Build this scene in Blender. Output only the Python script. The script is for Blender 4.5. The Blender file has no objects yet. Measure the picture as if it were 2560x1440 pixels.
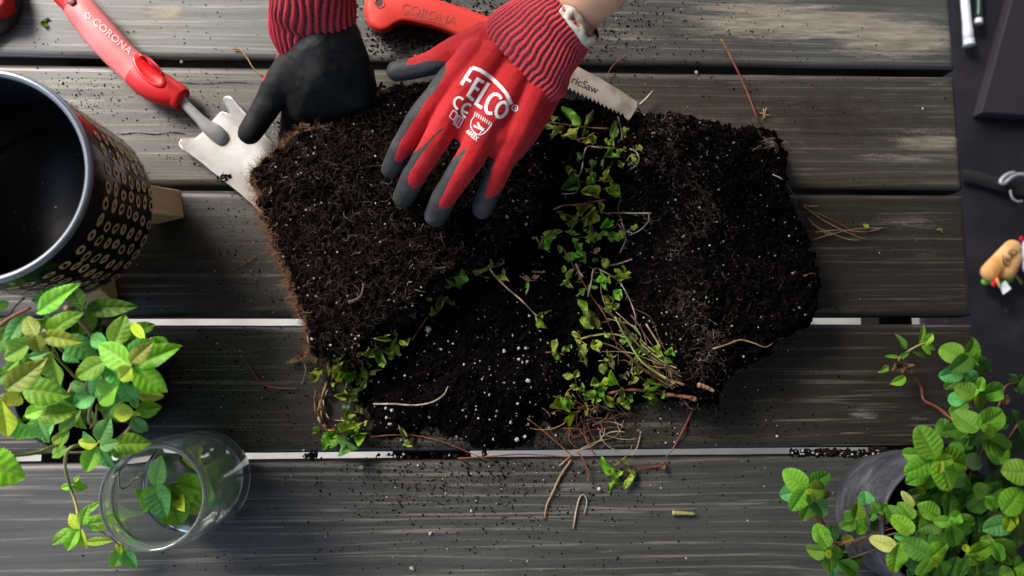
import bpy, bmesh, math, random
import numpy as np
from mathutils import Vector, Matrix
from mathutils.bvhtree import BVHTree
random.seed(7); rng = np.random.default_rng(7)
S = bpy.context.scene
COL = S.collection

# ------------------------------------------------------------------ camera, sky, sun, exposure
CAM_Z = 0.8464
FPX = 1930.0
RX, RY, RZ = 0.11274, -0.04506, -0.00478
cam_d = bpy.data.cameras.new('camera'); cam = bpy.data.objects.new('camera', cam_d); COL.objects.link(cam)
cam_d.sensor_width = 36.0; cam_d.lens = 36.0 * FPX / 2560.0
cam_d.clip_start = 0.01; cam_d.clip_end = 200.0
CR = (Matrix.Rotation(RZ, 3, 'Z') @ Matrix.Rotation(RY, 3, 'Y') @ Matrix.Rotation(RX, 3, 'X'))
cam.matrix_world = Matrix.Translation((0, 0, CAM_Z)) @ CR.to_4x4()
cam_d.dof.use_dof = True; cam_d.dof.focus_distance = 0.81; cam_d.dof.aperture_fstop = 5.0
S.camera = cam
SUN_EL, SUN_AZ = 40.0, 135.0          # azimuth counted from +X towards +Y: the light comes from the left
w = bpy.data.worlds.new('World'); S.world = w; w.use_nodes = True
nt = w.node_tree; bg = nt.nodes['Background']
sky = nt.nodes.new('ShaderNodeTexSky'); sky.sky_type = 'NISHITA'; sky.sun_disc = False
sky.sun_elevation = math.radians(SUN_EL); sky.sun_rotation = math.radians(90 - SUN_AZ)
sky.air_density = 1.0; sky.dust_density = 2.5; sky.ozone_density = 1.5
nt.links.new(sky.outputs[0], bg.inputs['Color']); bg.inputs['Strength'].default_value = 0.125
sun_d = bpy.data.lights.new('sun', 'SUN'); sun_d.energy = 1.5; sun_d.angle = math.radians(22)
sun_d.color = (1.0, 0.95, 0.88)
sun = bpy.data.objects.new('sun', sun_d); COL.objects.link(sun)
sd = Vector((math.cos(math.radians(SUN_AZ)) * math.cos(math.radians(SUN_EL)), math.sin(math.radians(SUN_AZ)) * math.cos(math.radians(SUN_EL)), math.sin(math.radians(SUN_EL))))
sun.rotation_euler = sd.to_track_quat('Z', 'Y').to_euler()
S.view_settings.view_transform = 'Standard'; S.view_settings.look = 'None'
S.view_settings.exposure = 1.58; S.view_settings.gamma = 1.0
S.view_settings.use_curve_mapping = False

# ------------------------------------------------------------------ geometry helpers
CRn = np.array(CR)
def W(px, py, z=0.0):
    """where the line of sight of a measured spot meets the level z"""
    d = CRn @ np.array([(px - 1280) / FPX, -(py - 720) / FPX, -1.0])
    t = (z - CAM_Z) / d[2]
    return Vector((d[0] * t, d[1] * t, z))
def RPX(r, z):
    return r / FPX * (CAM_Z - z)
def PXY(P):
    """measured position of world points (n,3)"""
    q = (np.asarray(P) - np.array([0, 0, CAM_Z])) @ CRn
    return 1280 - FPX * q[:, 0] / q[:, 2], 720 + FPX * q[:, 1] / q[:, 2]

def mesh_from(name, V, F, smooth=True):
    me = bpy.data.meshes.new(name)
    V = [tuple(map(float, v)) for v in V]
    me.from_pydata(V, [], [tuple(int(i) for i in f) for f in F])
    me.update()
    if smooth: me.polygons.foreach_set('use_smooth', [True] * len(me.polygons))
    return me
def obj(name, me, mat=None, parent=None, loc=None):
    o = bpy.data.objects.new(name, me); COL.objects.link(o)
    if mat is not None:
        for m in (mat if isinstance(mat, (list, tuple)) else [mat]): me.materials.append(m)
    if parent is not None: o.parent = parent
    if loc is not None: o.location = loc
    return o
def thing(name, label, cat, loc=(0, 0, 0), group=None):
    o = bpy.data.objects.new(name, None); COL.objects.link(o); o.location = loc
    o.empty_display_size = 0.02
    o['label'] = label; o['category'] = cat
    if group: o['group'] = group
    return o
def tag(o, label=None, cat=None, group=None, kind=None):
    if label: o['label'] = label
    if cat: o['category'] = cat
    if group: o['group'] = group
    if kind: o['kind'] = kind
    return o

class MB:
    """collects pieces for one mesh"""
    def __init__(s): s.V = []; s.F = []; s.M = []; s.A = []
    def add(s, V, F, m=0, a=0.0):
        b = len(s.V); s.V.extend([tuple(v) for v in V]); s.F.extend([tuple(i + b for i in f) for f in F])
        s.M.extend([m] * len(F))
        if np.isscalar(a): s.A.extend([float(a)] * len(V))
        else: s.A.extend([float(x) for x in a])
    def tube(s, pts, rad, n=6, m=0, cap=True, a=0.0):
        pts = np.array([tuple(p) for p in pts], float); k = len(pts)
        if np.isscalar(rad): rad = [rad] * k
        T = np.gradient(pts, axis=0); T /= (np.linalg.norm(T, axis=1)[:, None] + 1e-9)
        up = np.array([0, 0, 1.0]) if abs(T[0][2]) < .9 else np.array([1.0, 0, 0])
        V = []; u = np.cross(T[0], up); u /= np.linalg.norm(u) + 1e-9
        for i in range(k):
            u = u - T[i] * np.dot(u, T[i]); u /= np.linalg.norm(u) + 1e-9
            v = np.cross(T[i], u)
            for j in range(n):
                an = 2 * math.pi * j / n
                V.append(pts[i] + rad[i] * (math.cos(an) * u + math.sin(an) * v))
        F = [(i * n + j, i * n + (j + 1) % n, (i + 1) * n + (j + 1) % n, (i + 1) * n + j) for i in range(k - 1) for j in range(n)]
        if cap:
            F.append(tuple(range(n))[::-1]); F.append(tuple((k - 1) * n + j for j in range(n)))
        s.add(V, F, m, a)
    def mesh(s, name, smooth=True, attr=None):
        me = mesh_from(name, s.V, s.F, smooth)
        me.polygons.foreach_set('material_index', s.M)
        if attr:
            at = me.attributes.new(attr, 'FLOAT', 'POINT'); at.data.foreach_set('value', s.A)
        return me
    def build(s, name, mat, parent=None, smooth=True, attr=None):
        return obj(name, s.mesh(name, smooth, attr), mat, parent)

def crom(P, n=6):
    """smooth curve through points"""
    P = [np.array(tuple(p), float) for p in P]
    if len(P) < 3:
        return [P[0] + (P[-1] - P[0]) * i / n for i in range(n + 1)]
    Q = [2 * P[0] - P[1]] + P + [2 * P[-1] - P[-2]]; out = []
    for i in range(1, len(Q) - 2):
        for k in range(n):
            t = k / n
            out.append(0.5 * ((2 * Q[i]) + (-Q[i - 1] + Q[i + 1]) * t + (2 * Q[i - 1] - 5 * Q[i] + 4 * Q[i + 1] - Q[i + 2]) * t * t + (-Q[i - 1] + 3 * Q[i] - 3 * Q[i + 1] + Q[i + 2]) * t ** 3))
    out.append(P[-1]); return out

def lathe(prof, n=64, cen=(0, 0)):
    V = []; k = len(prof)
    for r, z in prof:
        for j in range(n):
            a = 2 * math.pi * j / n; V.append((cen[0] + r * math.cos(a), cen[1] + r * math.sin(a), z))
    F = [(i * n + j, i * n + (j + 1) % n, (i + 1) * n + (j + 1) % n, (i + 1) * n + j) for i in range(k - 1) for j in range(n)]
    return V, F

def box(x0, x1, y0, y1, z0, z1, bevel=0.002, seg=2):
    bm = bmesh.new(); bmesh.ops.create_cube(bm, size=1)
    for v in bm.verts:
        v.co = Vector(((x0 + x1) / 2 + v.co.x * (x1 - x0), (y0 + y1) / 2 + v.co.y * (y1 - y0), (z0 + z1) / 2 + v.co.z * (z1 - z0)))
    if bevel: bmesh.ops.bevel(bm, geom=bm.edges[:], offset=bevel, segments=seg, affect='EDGES', profile=.5)
    return bm
def bm_mesh(bm, name, smooth=False):
    me = bpy.data.meshes.new(name); bm.to_mesh(me); bm.free()
    if smooth: me.polygons.foreach_set('use_smooth', [True] * len(me.polygons))
    return me

def prism(poly, z0, z1, bevel=0.0, seg=2):
    """extrude a flat outline (list of (x,y)) between two levels"""
    bm = bmesh.new()
    a = [bm.verts.new((p[0], p[1], z0)) for p in poly]
    f = bm.faces.new(a); r = bmesh.ops.extrude_face_region(bm, geom=[f])
    for v in r['geom']:
        if isinstance(v, bmesh.types.BMVert): v.co.z = z1
    bmesh.ops.recalc_face_normals(bm, faces=bm.faces)
    if bevel: 
        es = [e for e in bm.edges if abs(e.verts[0].co.z - e.verts[1].co.z) < 1e-6]
        bmesh.ops.bevel(bm, geom=es, offset=bevel, segments=seg, affect='EDGES', profile=.5)
    bmesh.ops.triangulate(bm, faces=[f for f in bm.faces if len(f.verts) > 4])
    return bm

def _hash(ix, iy, sd):
    h = (ix.astype(np.int64) * 374761393 + iy.astype(np.int64) * 668265263 + sd * 982451653) & 0x7fffffff
    h = ((h ^ (h >> 13)) * 1274126177) & 0x7fffffff
    return ((h ^ (h >> 16)) & 0xffff) / 65535.0
def vnoise(x, y, sd=0):
    ix = np.floor(x); iy = np.floor(y); fx = x - ix; fy = y - iy
    fx = fx * fx * (3 - 2 * fx); fy = fy * fy * (3 - 2 * fy)
    a = _hash(ix, iy, sd); b = _hash(ix + 1, iy, sd); c = _hash(ix, iy + 1, sd); d = _hash(ix + 1, iy + 1, sd)
    return (a * (1 - fx) + b * fx) * (1 - fy) + (c * (1 - fx) + d * fx) * fy
def fbm(x, y, sc, oc=4, sd=0, g=0.5):
    o = 0; a = 1; t = 0
    for i in range(oc):
        o = o + a * vnoise(x * sc + 17 * i, y * sc - 9 * i, sd + i); t += a; a *= g; sc *= 2.03
    return o / t - 0.5
def psd(X, Y, poly):
    """signed distance to a polygon, positive inside"""
    d = np.full(X.shape, 1e9); ins = np.zeros(X.shape, bool); n = len(poly)
    for i in range(n):
        ax, ay = poly[i][0], poly[i][1]; bx, by = poly[(i + 1) % n][0], poly[(i + 1) % n][1]
        ex, ey = bx - ax, by - ay; L = ex * ex + ey * ey + 1e-12
        t = np.clip(((X - ax) * ex + (Y - ay) * ey) / L, 0, 1)
        d = np.minimum(d, np.hypot(X - ax - t * ex, Y - ay - t * ey))
        c = ((ay > Y) != (by > Y))
        with np.errstate(divide='ignore', invalid='ignore'):
            xi = ax + (Y - ay) * ex / (ey if abs(ey) > 1e-12 else 1e-12)
        ins ^= c & (X < xi)
    return np.where(ins, d, -d)
def sstep(a, b, x):
    t = np.clip((x - a) / (b - a), 0, 1); return t * t * (3 - 2 * t)

# ------------------------------------------------------------------ material helpers
def mat(name, color=(.5, .5, .5), rough=.5, spec=.5, metal=0.0, **kw):
    m = bpy.data.materials.new(name); m.use_nodes = True
    b = m.node_tree.nodes['Principled BSDF']
    b.inputs['Base Color'].default_value = (*color, 1); b.inputs['Roughness'].default_value = rough
    b.inputs['Specular IOR Level'].default_value = spec; b.inputs['Metallic'].default_value = metal
    for k, v in kw.items(): b.inputs[k.replace('_', ' ')].default_value = v
    return m
class NT:
    def __init__(s, m): s.t = m.node_tree; s.b = s.t.nodes['Principled BSDF']; s.out = s.t.nodes['Material Output']
    def n(s, ty, **kw):
        x = s.t.nodes.new(ty)
        for k, v in kw.items(): setattr(x, k, v)
        return x
    def l(s, a, b): s.t.links.new(a, b)
    def coord(s, kind='Object', scale=(1, 1, 1), loc=(0, 0, 0), rot=(0, 0, 0)):
        c = s.n('ShaderNodeTexCoord'); mp = s.n('ShaderNodeMapping')
        mp.inputs['Scale'].default_value = scale; mp.inputs['Location'].default_value = loc; mp.inputs['Rotation'].default_value = rot
        s.l(c.outputs[kind], mp.inputs['Vector']); return mp.outputs[0]
    def geo(s, scale=(1, 1, 1)):
        c = s.n('ShaderNodeNewGeometry'); mp = s.n('ShaderNodeMapping'); mp.inputs['Scale'].default_value = scale
        s.l(c.outputs['Position'], mp.inputs['Vector']); return mp.outputs[0]
    def noise(s, vec, scale=5, detail=4, rough=.6, dist=0.0):
        x = s.n('ShaderNodeTexNoise'); x.inputs['Scale'].default_value = scale; x.inputs['Detail'].default_value = detail
        x.inputs['Roughness'].default_value = rough; x.inputs['Distortion'].default_value = dist
        s.l(vec, x.inputs['Vector']); return x.outputs['Fac']
    def ramp(s, fac, stops):
        x = s.n('ShaderNodeValToRGB'); e = x.color_ramp.elements
        while len(e) < len(stops): e.new(.5)
        for i, (p, c) in enumerate(stops):
            e[i].position = p; e[i].color = (*c, 1) if len(c) == 3 else c
        s.l(fac, x.inputs['Fac']); return x.outputs['Color']
    def val(s, fac, a, b, c=0.0, d=1.0, clamp=True):
        x = s.n('ShaderNodeMapRange'); x.clamp = clamp
        for i, v in zip(('From Min', 'From Max', 'To Min', 'To Max'), (a, b, c, d)): x.inputs[i].default_value = v
        s.l(fac, x.inputs['Value']); return x.outputs[0]
    def math(s, op, a, b=0.0):
        x = s.n('ShaderNodeMath', operation=op)
        for i, v in enumerate((a, b)):
            if isinstance(v, (int, float)): x.inputs[i].default_value = v
            else: s.l(v, x.inputs[i])
        return x.outputs[0]
    def mix(s, fac, a, b, blend='MIX'):
        x = s.n('ShaderNodeMix', data_type='RGBA', blend_type=blend)
        for sock, v in ((x.inputs[0], fac), (x.inputs[6], a), (x.inputs[7], b)):
            if isinstance(v, (int, float)): sock.default_value = v
            elif isinstance(v, tuple): sock.default_value = (*v, 1) if len(v) == 3 else v
            else: s.l(v, sock)
        return x.outputs[2]
    def bump(s, h, strength=.5, dist=.001, normal=None):
        x = s.n('ShaderNodeBump'); x.inputs['Strength'].default_value = strength; x.inputs['Distance'].default_value = dist
        s.l(h, x.inputs['Height'])
        if normal is not None: s.l(normal, x.inputs['Normal'])
        s.l(x.outputs[0], s.b.inputs['Normal']); return x.outputs[0]
    def attr(s, name):
        x = s.n('ShaderNodeAttribute'); x.attribute_name = name; return x.outputs['Fac']
    def base(s, c): s.l(c, s.b.inputs['Base Color'])
    def rgh(s, c): s.l(c, s.b.inputs['Roughness'])
# ------------------------------------------------------------------ ground, rug, added light blockers out of view
def m_ground():
    m = mat('pale_concrete', (.6, .58, .54), .9); t = NT(m); v = t.geo()
    t.base(t.ramp(t.noise(v, 6, 5), [(.3, (.26, .25, .22)), (.7, (.46, .45, .41))])); return m
bm = box(-60, 60, -60, 60, -.80, -.74, 0); ground = obj('ground', bm_mesh(bm, 'ground'), m_ground()); ground['kind'] = 'structure'
def m_rug():
    m = mat('dark_slate', (.02, .02, .025), .6, .3); t = NT(m); v = t.geo()
    c = t.ramp(t.noise(v, 9, 6, .65), [(.35, (.010, .010, .015)), (.6, (.022, .020, .026)), (.8, (.045, .040, .045))])
    sp = t.val(t.noise(v, 60, 3, .6), .68, .76)
    t.base(t.mix(sp, c, (.10, .085, .08))); t.bump(t.noise(v, 150, 4), .3, .002); return m
bm = box(.93, 3.0, -3, 3, -.738, -.72, .004); floor_r = obj('floor', bm_mesh(bm, 'floor'), m_rug()); floor_r['kind'] = 'structure'
m_blocker = mat('blocker_grey', (.10, .10, .11), .8)
bm = box(1.75, 1.90, -4, 4, -.735, 2.5, 0); hw = obj('side_light_blocker', bm_mesh(bm, 'side_light_blocker'), m_blocker); hw['kind'] = 'structure'  # unseen slab, added to keep light off the right side
bm = box(-1.45, 1.745, -4, 4, 2.3, 2.36, 0); pr = obj('top_light_blocker', bm_mesh(bm, 'top_light_blocker'), m_blocker); pr['kind'] = 'structure'  # unseen slab, added overhead; its edge shapes the light falloff

# ------------------------------------------------------------------ table of weathered boards
Y0 = 0.3496; PITCH = 0.145; XE = 0.5593; XL = -0.66; GAPH = 0.0046
def m_board():
    m = mat('weathered_board', (.07, .07, .065), .5, .5); t = NT(m)
    oi = t.n('ShaderNodeObjectInfo')
    g = t.n('ShaderNodeNewGeometry')
    mp = t.n('ShaderNodeMapping'); mp.inputs['Scale'].default_value = (1, 1, 1)
    ad = t.n('ShaderNodeVectorMath', operation='ADD'); mu = t.n('ShaderNodeVectorMath', operation='SCALE')
    cb = t.n('ShaderNodeCombineXYZ'); t.l(oi.outputs['Random'], cb.inputs[0]); t.l(oi.outputs['Random'], cb.inputs[2])
    t.l(cb.outputs[0], mu.inputs[0]); mu.inputs['Scale'].default_value = 7.0
    t.l(g.outputs['Position'], ad.inputs[0]); t.l(mu.outputs[0], ad.inputs[1]); P = ad.outputs[0]
    def st(sx, sy):
        x = t.n('ShaderNodeMapping'); x.inputs['Scale'].default_value = (sx, sy, sy); t.l(P, x.inputs['Vector']); return x.outputs[0]
    grain = t.noise(st(3.2, 150), 1, 7, .78, .25)        # long streaks
    grain2 = t.noise(st(14, 420), 1, 3, .6)
    blot = t.noise(st(5, 9), 1, 5, .6)
    fine = t.noise(st(220, 420), 1, 3, .7)
    c = t.ramp(blot, [(.25, (.038, .038, .036)), (.5, (.046, .047, .044)), (.75, (.058, .060, .056))])
    c = t.mix(t.val(grain, .44, .62, 0, .28), c, (.085, .086, .078), 'MIX')
    wv = t.n('ShaderNodeTexWave'); wv.bands_direction = 'Y'; wv.inputs['Scale'].default_value = 23; wv.inputs['Distortion'].default_value = 2.5; wv.inputs['Detail'].default_value = 3; wv.inputs['Detail Scale'].default_value = .5; wv.inputs['Detail Roughness'].default_value = .6
    lo = t.noise(st(1.1, 9), 1, 2, .5); off = t.n('ShaderNodeCombineXYZ'); t.l(t.math('MULTIPLY', t.math('SUBTRACT', lo, .5), .07), off.inputs[1])
    av = t.n('ShaderNodeVectorMath', operation='ADD'); t.l(st(.22, 1), av.inputs[0]); t.l(off.outputs[0], av.inputs[1]); t.l(av.outputs[0], wv.inputs['Vector'])
    ln = t.math('MULTIPLY', t.val(wv.outputs['Fac'], .955, .995), t.val(t.noise(st(7, 30), 1, 5, .75), .40, .54))
    c = t.mix(t.math('MULTIPLY', ln, .42), c, (.20, .19, .165))
    c = t.mix(t.math('MULTIPLY', t.val(wv.outputs['Fac'], .16, .02), .30), c, (.020, .019, .018))
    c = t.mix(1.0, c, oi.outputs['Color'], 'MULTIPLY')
    c = t.mix(t.val(grain2, .32, .46, .35, 0.0), c, (.020, .019, .018))
    # thin pale scratches along the grain
    sc = t.math('MULTIPLY', t.val(t.noise(st(5, 260), 1, 2, .5, .3), .585, .63), t.val(t.noise(st(5, 22), 1, 4, .7), .40, .55))
    c = t.mix(t.math('MULTIPLY', sc, .45), c, (.25, .23, .19))
    # worn places where the stain is gone
    wr = t.attr('wear')
    k = t.math('ADD', t.math('MULTIPLY', wr, .70), t.math('ADD', t.math('MULTIPLY', t.noise(st(13, 150), 1, 6, .72, .6), .75), t.math('MULTIPLY', fine, .22)))
    wm = t.val(k, .80, .97)
    wcol = t.ramp(t.noise(st(30, 200), 1, 4), [(.3, (.17, .145, .105)), (.7, (.36, .325, .255))])
    c = t.mix(t.math('MULTIPLY', wm, .92), c, wcol)
    c = t.mix(t.math('MULTIPLY', t.attr('dirt_dark'), t.val(t.noise(st(60, 120), 1, 4, .7), .35, .6, .60, 1.0)), c, (.024, .016, .010))  # soil stains and painted shade share this brown
    # joints scored along the board
    t.base(t.mix(t.attr('score'), c, (.008, .007, .006)))
    t.rgh(t.val(t.math('ADD', blot, wm), .3, 1.2, .34, .75))
    h = t.math('ADD', t.math('ADD', t.math('MULTIPLY', grain, .5), t.math('MULTIPLY', wv.outputs['Fac'], .10)), t.math('ADD', t.math('MULTIPLY', grain2, .45), t.math('MULTIPLY', fine, .18)))
    h = t.math('SUBTRACT', h, t.math('MULTIPLY', t.attr('score'), .8))
    t.bump(h, .35, .0006)
    return m
MBOARD = m_board(); MSIDE = mat('gap_shade_edge', (.012, .011, .010), .9, .2)  # near-black edges: shade of the gaps put into the colour
# (px, py, rx, ry, amount) places where the stain has worn off
WEAR = [(350, 260, 260, 60, .42), (410, 30, 70, 26, .95), (330, 75, 260, 45, .50), (90, 60, 120, 40, .30), (1000, 120, 90, 30, .55), (1560, 95, 160, 50, .55), (2020, 60, 420, 50, .85), (2230, 95, 200, 60, .95),
        (1900, 20, 300, 20, .8), (1600, 200, 60, 18, .5), (2340, 215, 70, 22, .5), (2330, 355, 110, 22, 1.0), (2290, 330, 160, 30, .55), (2270, 395, 200, 22, .6), (2100, 460, 260, 14, .45),
        (2270, 560, 200, 60, .5), (2330, 640, 120, 60, .38), (2300, 735, 140, 30, .30), (2160, 1035, 70, 22, .62), (2130, 1085, 60, 10, .6), (2300, 1045, 60, 14, .6),
        (2000, 1410, 220, 24, .5), (1480, 1300, 60, 20, .45), (1950, 1330, 200, 10, .3), (420, 335, 130, 10, .42), (120, 1290, 30, 8, .5), (520, 970, 50, 10, .2), (300, 120, 500, 16, .22)]
DIRT_SHADE = [(600, 300, 180, 110, .55), (560, 620, 260, 150, .75), (1250, 120, 330, 90, .85), (1650, 120, 200, 70, .35), (1900, 400, 300, 150, .35), (1250, 1190, 350, 45, .35), (1650, 1040, 250, 70, .5), (2000, 700, 300, 200, .55), (2000, 960, 400, 110, .55), (1300, 1000, 500, 160, .8), (720, 950, 200, 120, .45), (2120, 560, 420, 200, .8), (2150, 880, 420, 120, .75), (2080, 300, 340, 110, .9), (2250, 450, 260, 40, .6), (1500, 1060, 400, 60, .3), (1750, 230, 260, 110, .75), (1650, 60, 180, 90, .45), (560, 640, 200, 150, .9), (2100, 300, 260, 60, .5)]  # soil stains, plus planter shade and the light falloff at right painted in
SCORE = [(208, 330, 2560, .3), (333, 280, 640, 1.0), (712, 300, 700, .5), (340, 1980, 2400, .7)]  # (py, x0, x1, amount)
table = thing('wooden_table', 'dark weathered plank table that everything in the picture stands on', 'table', (0, 0, 0))
for k in range(-2, 5):
    yt = Y0 - k * PITCH - GAPH; yb = Y0 - (k + 1) * PITCH + GAPH
    if k == 1: yt += .0035
    nx, ny = 300, 34
    xs = np.linspace(XL, XE + (.001 * ((k * 7) % 3 - 1)), nx + 1); ys = np.linspace(yb, yt, ny + 1)
    X, Y = np.meshgrid(xs, ys)
    wav = .0007 * fbm(X * 1.0, Y * 0 + k * 3.3, 9, 3, 5)
    Ye = Y + wav * 1.6 * (np.abs(Y - (yb + yt) / 2) > (yt - yb) * .49)
    e = np.minimum(np.minimum(Y - yb, yt - Y), XE - X)
    Z = -.0028 * np.clip(1 - e / .004, 0, 1) ** 2 + .0006 * fbm(X * 3, Y * 40, 3, 3, 9 + k)
    P = np.stack([X.ravel(), Ye.ravel(), Z.ravel()], 1)
    px, py = PXY(P)
    wear = np.zeros(len(P)); dirt_dark = np.zeros(len(P)); sco = np.zeros(len(P))
    for (a, b, rx, ry, am) in WEAR: wear = np.maximum(wear, am * np.exp(-((px - a) / rx) ** 2 - ((py - b) / ry) ** 2))
    for (a, b, rx, ry, am) in DIRT_SHADE: dirt_dark = np.maximum(dirt_dark, am * np.exp(-((px - a) / rx) ** 2 - ((py - b) / ry) ** 2))
    n1 = nx + 1
    V = list(P); F = [(j * n1 + i, j * n1 + i + 1, (j + 1) * n1 + i + 1, (j + 1) * n1 + i) for j in range(ny) for i in range(nx)]
    # sides and underside
    ring = [(0 * n1 + i) for i in range(n1)] + [(j * n1 + nx) for j in range(1, ny + 1)] + [(ny * n1 + i) for i in range(nx - 1, -1, -1)] + [(j * n1) for j in range(ny - 1, 0, -1)]
    b0 = len(V)
    for r in ring: V.append(np.array([P[r][0], P[r][1], -.030]))
    m_ = len(ring)
    F += [(ring[i], b0 + i, b0 + (i + 1) % m_, ring[(i + 1) % m_]) for i in range(m_)]
    F.append(tuple(b0 + i for i in range(m_))[::-1])
    me = mesh_from('board', V, F, False)
    me.polygons.foreach_set('use_smooth', [True] * (nx * ny) + [False] * (len(F) - nx * ny))
    ext = np.zeros(m_)
    for nm, ar in (('wear', wear), ('dirt_dark', dirt_dark), ('score', sco)):
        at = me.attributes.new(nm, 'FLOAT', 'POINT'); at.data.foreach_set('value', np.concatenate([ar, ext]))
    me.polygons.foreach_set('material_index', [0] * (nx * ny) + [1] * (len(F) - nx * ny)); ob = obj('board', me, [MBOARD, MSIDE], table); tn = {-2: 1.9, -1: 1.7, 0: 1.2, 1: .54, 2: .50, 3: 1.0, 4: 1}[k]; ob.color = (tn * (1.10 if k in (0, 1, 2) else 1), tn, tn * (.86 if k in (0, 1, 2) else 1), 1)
# scored cracks that run along two of the boards
mcrack = mat('crack_shadow_wood', (.006, .005, .005), .9, .1)
for (py_, x0, x1, am) in [(208, 330, 640, .8), (334, 290, 470, 1.1), (336, 2000, 2400, .5), (712, 330, 700, .5)]:
    mb = MB(); n = 60
    T = []; Bm = []
    for i in range(n + 1):
        p = W(x0 + (x1 - x0) * i / n, py_ + 2.0 * math.sin(i * .21 + py_), 0)
        hw_ = .0004 * am * (0.5 + random.random()) * min(1, min(i, n - i) / 6 + .05)
        T.append((p.x, p.y + hw_, .0009)); Bm.append((p.x, p.y - hw_, .0009))
    mb.add(T + Bm, [(i, i + n + 1, i + n + 2, i + 1) for i in range(n)])
    mb.build('wood_crack', mcrack, table)
mbat = mat('batten_wood', (.02, .018, .015), .8)
for (px0, px1) in ((122, 252), (985, 1175), (2198, 2282)):
    a = W(px0, 800, -.03).x; b = W(px1, 800, -.03).x
    yb_, yt_ = -.36, .62
    obj('batten', bm_mesh(box(a, b, yb_, yt_, -.075, -.0305, .002), 'batten'), mbat, table)
for (sx, sy) in ((-.58, .58), (-.58, -.33)):
    obj('table_leg', bm_mesh(box(sx, sx + .06, sy, sy + .06, -.739, -.0765, .003), 'table_leg'), mbat, table)

# ------------------------------------------------------------------ soil: two halves of a root ball and the loose soil between
def polyw(pts, z): return [tuple(W(a, b, z))[:2] for a, b in pts]
SLAB_L = [(618, 432), (640, 405), (690, 372), (722, 335), (742, 312), (800, 314), (850, 290), (900, 262), (945, 222), (1000, 205), (1060, 196), (1150, 205), (1290, 300), (1360, 420), (1350, 540), (1260, 600), (1190, 650), (1110, 700), (1040, 770), (960, 810), (930, 850), (900, 900), (850, 905), (800, 893), (772, 868), (762, 800), (744, 770), (722, 700), (694, 640), (672, 585), (655, 540), (640, 490)]
SLAB_R = [(1600, 262), (1650, 262), (1700, 268), (1780, 290), (1850, 312), (1900, 303), (1945, 316), (1968, 350), (1978, 420), (1984, 480), (2000, 520), (2030, 585), (2050, 650), (2062, 705), (2060, 765), (2040, 800), (2000, 830), (1950, 850), (1925, 888), (1860, 915), (1830, 950), (1808, 1000), (1750, 1005), (1700, 985), (1660, 930), (1600, 850), (1560, 770), (1540, 690), (1560, 600), (1560, 500), (1550, 400), (1560, 300)]
LOOSE = [(950, 225), (1100, 215), (1300, 230), (1480, 250), (1560, 280), (1650, 300), (1700, 500), (1700, 800), (1690, 940), (1640, 985), (1570, 1020), (1500, 1040), (1420, 1060), (1350, 1045), (1325, 1085), (1290, 1120), (1210, 1125), (1150, 1100), (1080, 1075), (1000, 1085), (930, 1078), (905, 1020), (885, 960), (880, 900), (760, 860), (900, 700), (1000, 400)]
GX0, GX1, GY0, GY1, GR = -.40, .50, -.13, .34, .0013
gx = np.arange(GX0, GX1, GR); gy = np.arange(GY0, GY1, GR); GXX, GYY = np.meshgrid(gx, gy)
wob = .006 * fbm(GXX, GYY, 45, 4, 31); wob2 = .006 * fbm(GXX, GYY, 60, 4, 77)
sdL = psd(GXX + wob, GYY + wob2, polyw(SLAB_L, .052)) + .011 * fbm(GXX, GYY, 110, 4, 3, .7) + .006
sdR = psd(GXX + wob, GYY + wob2, polyw(SLAB_R, .055)) + .013 * fbm(GXX, GYY, 80, 4, 4, .7) + .007
sdM = psd(GXX + 2 * wob, GYY + 2 * wob2, polyw(LOOSE, .004)) + .016 * fbm(GXX, GYY, 60, 4, 5)
crumb = .015 * fbm(GXX, GYY, 50, 5, 11, .64) + .0065 * fbm(GXX, GYY, 230, 3, 12, .6) + .0022 * fbm(GXX, GYY, 560, 1, 13)
cL = W(930, 620, .05); cR = W(1830, 640, .05)
HL = .054 * np.clip(sdL / .012, 0, 1) ** .45 + .010 * np.clip(sdL / .07, 0, 1) + .9 * crumb * np.clip(sdL / .004, 0, 1)
# the left half falls away towards the valley in the middle
vx = np.clip((GXX - W(1120, 600, .03).x) / .14, 0, 1); HL = HL - .030 * vx
HR = .056 * np.clip(sdR / .016, 0, 1) ** .5 + .010 * np.clip(sdR / .07, 0, 1) + .85 * crumb * np.clip(sdR / .004, 0, 1)
vr = np.clip((W(1700, 600, .04).x - GXX) / .075, 0, 1); HR = HR - .034 * vr - .006 * np.abs(np.sin((GXX - .18) * 60)) * np.clip(sdR / .01, 0, 1) * (GXX < .24)
HM = .017 * np.clip(sdM / .035, 0, 1) ** .7 + 1.0 * crumb * np.clip(sdM / .006, 0, 1) + .002
H = np.zeros_like(GXX)
H = np.where(sdM > 0, np.maximum(H, HM), H); H = np.where(sdL > 0, np.maximum(H, HL), H); H = np.where(sdR > 0, np.maximum(H, HR), H)
def hgt(x, y):
    i = int(round((x - GX0) / GR)); j = int(round((y - GY0) / GR))
    if 0 <= i < len(gx) and 0 <= j < len(gy): return max(0.0, float(H[j, i]))
    return 0.0
def WS(px, py, dz=0.0):
    """spot on the soil (or the table) seen at a measured place, raised by dz"""
    z = .03
    for _ in range(7):
        p = W(px, py, z); z = .5 * z + .5 * (hgt(p.x, p.y) + dz)
    return W(px, py, z)
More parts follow.
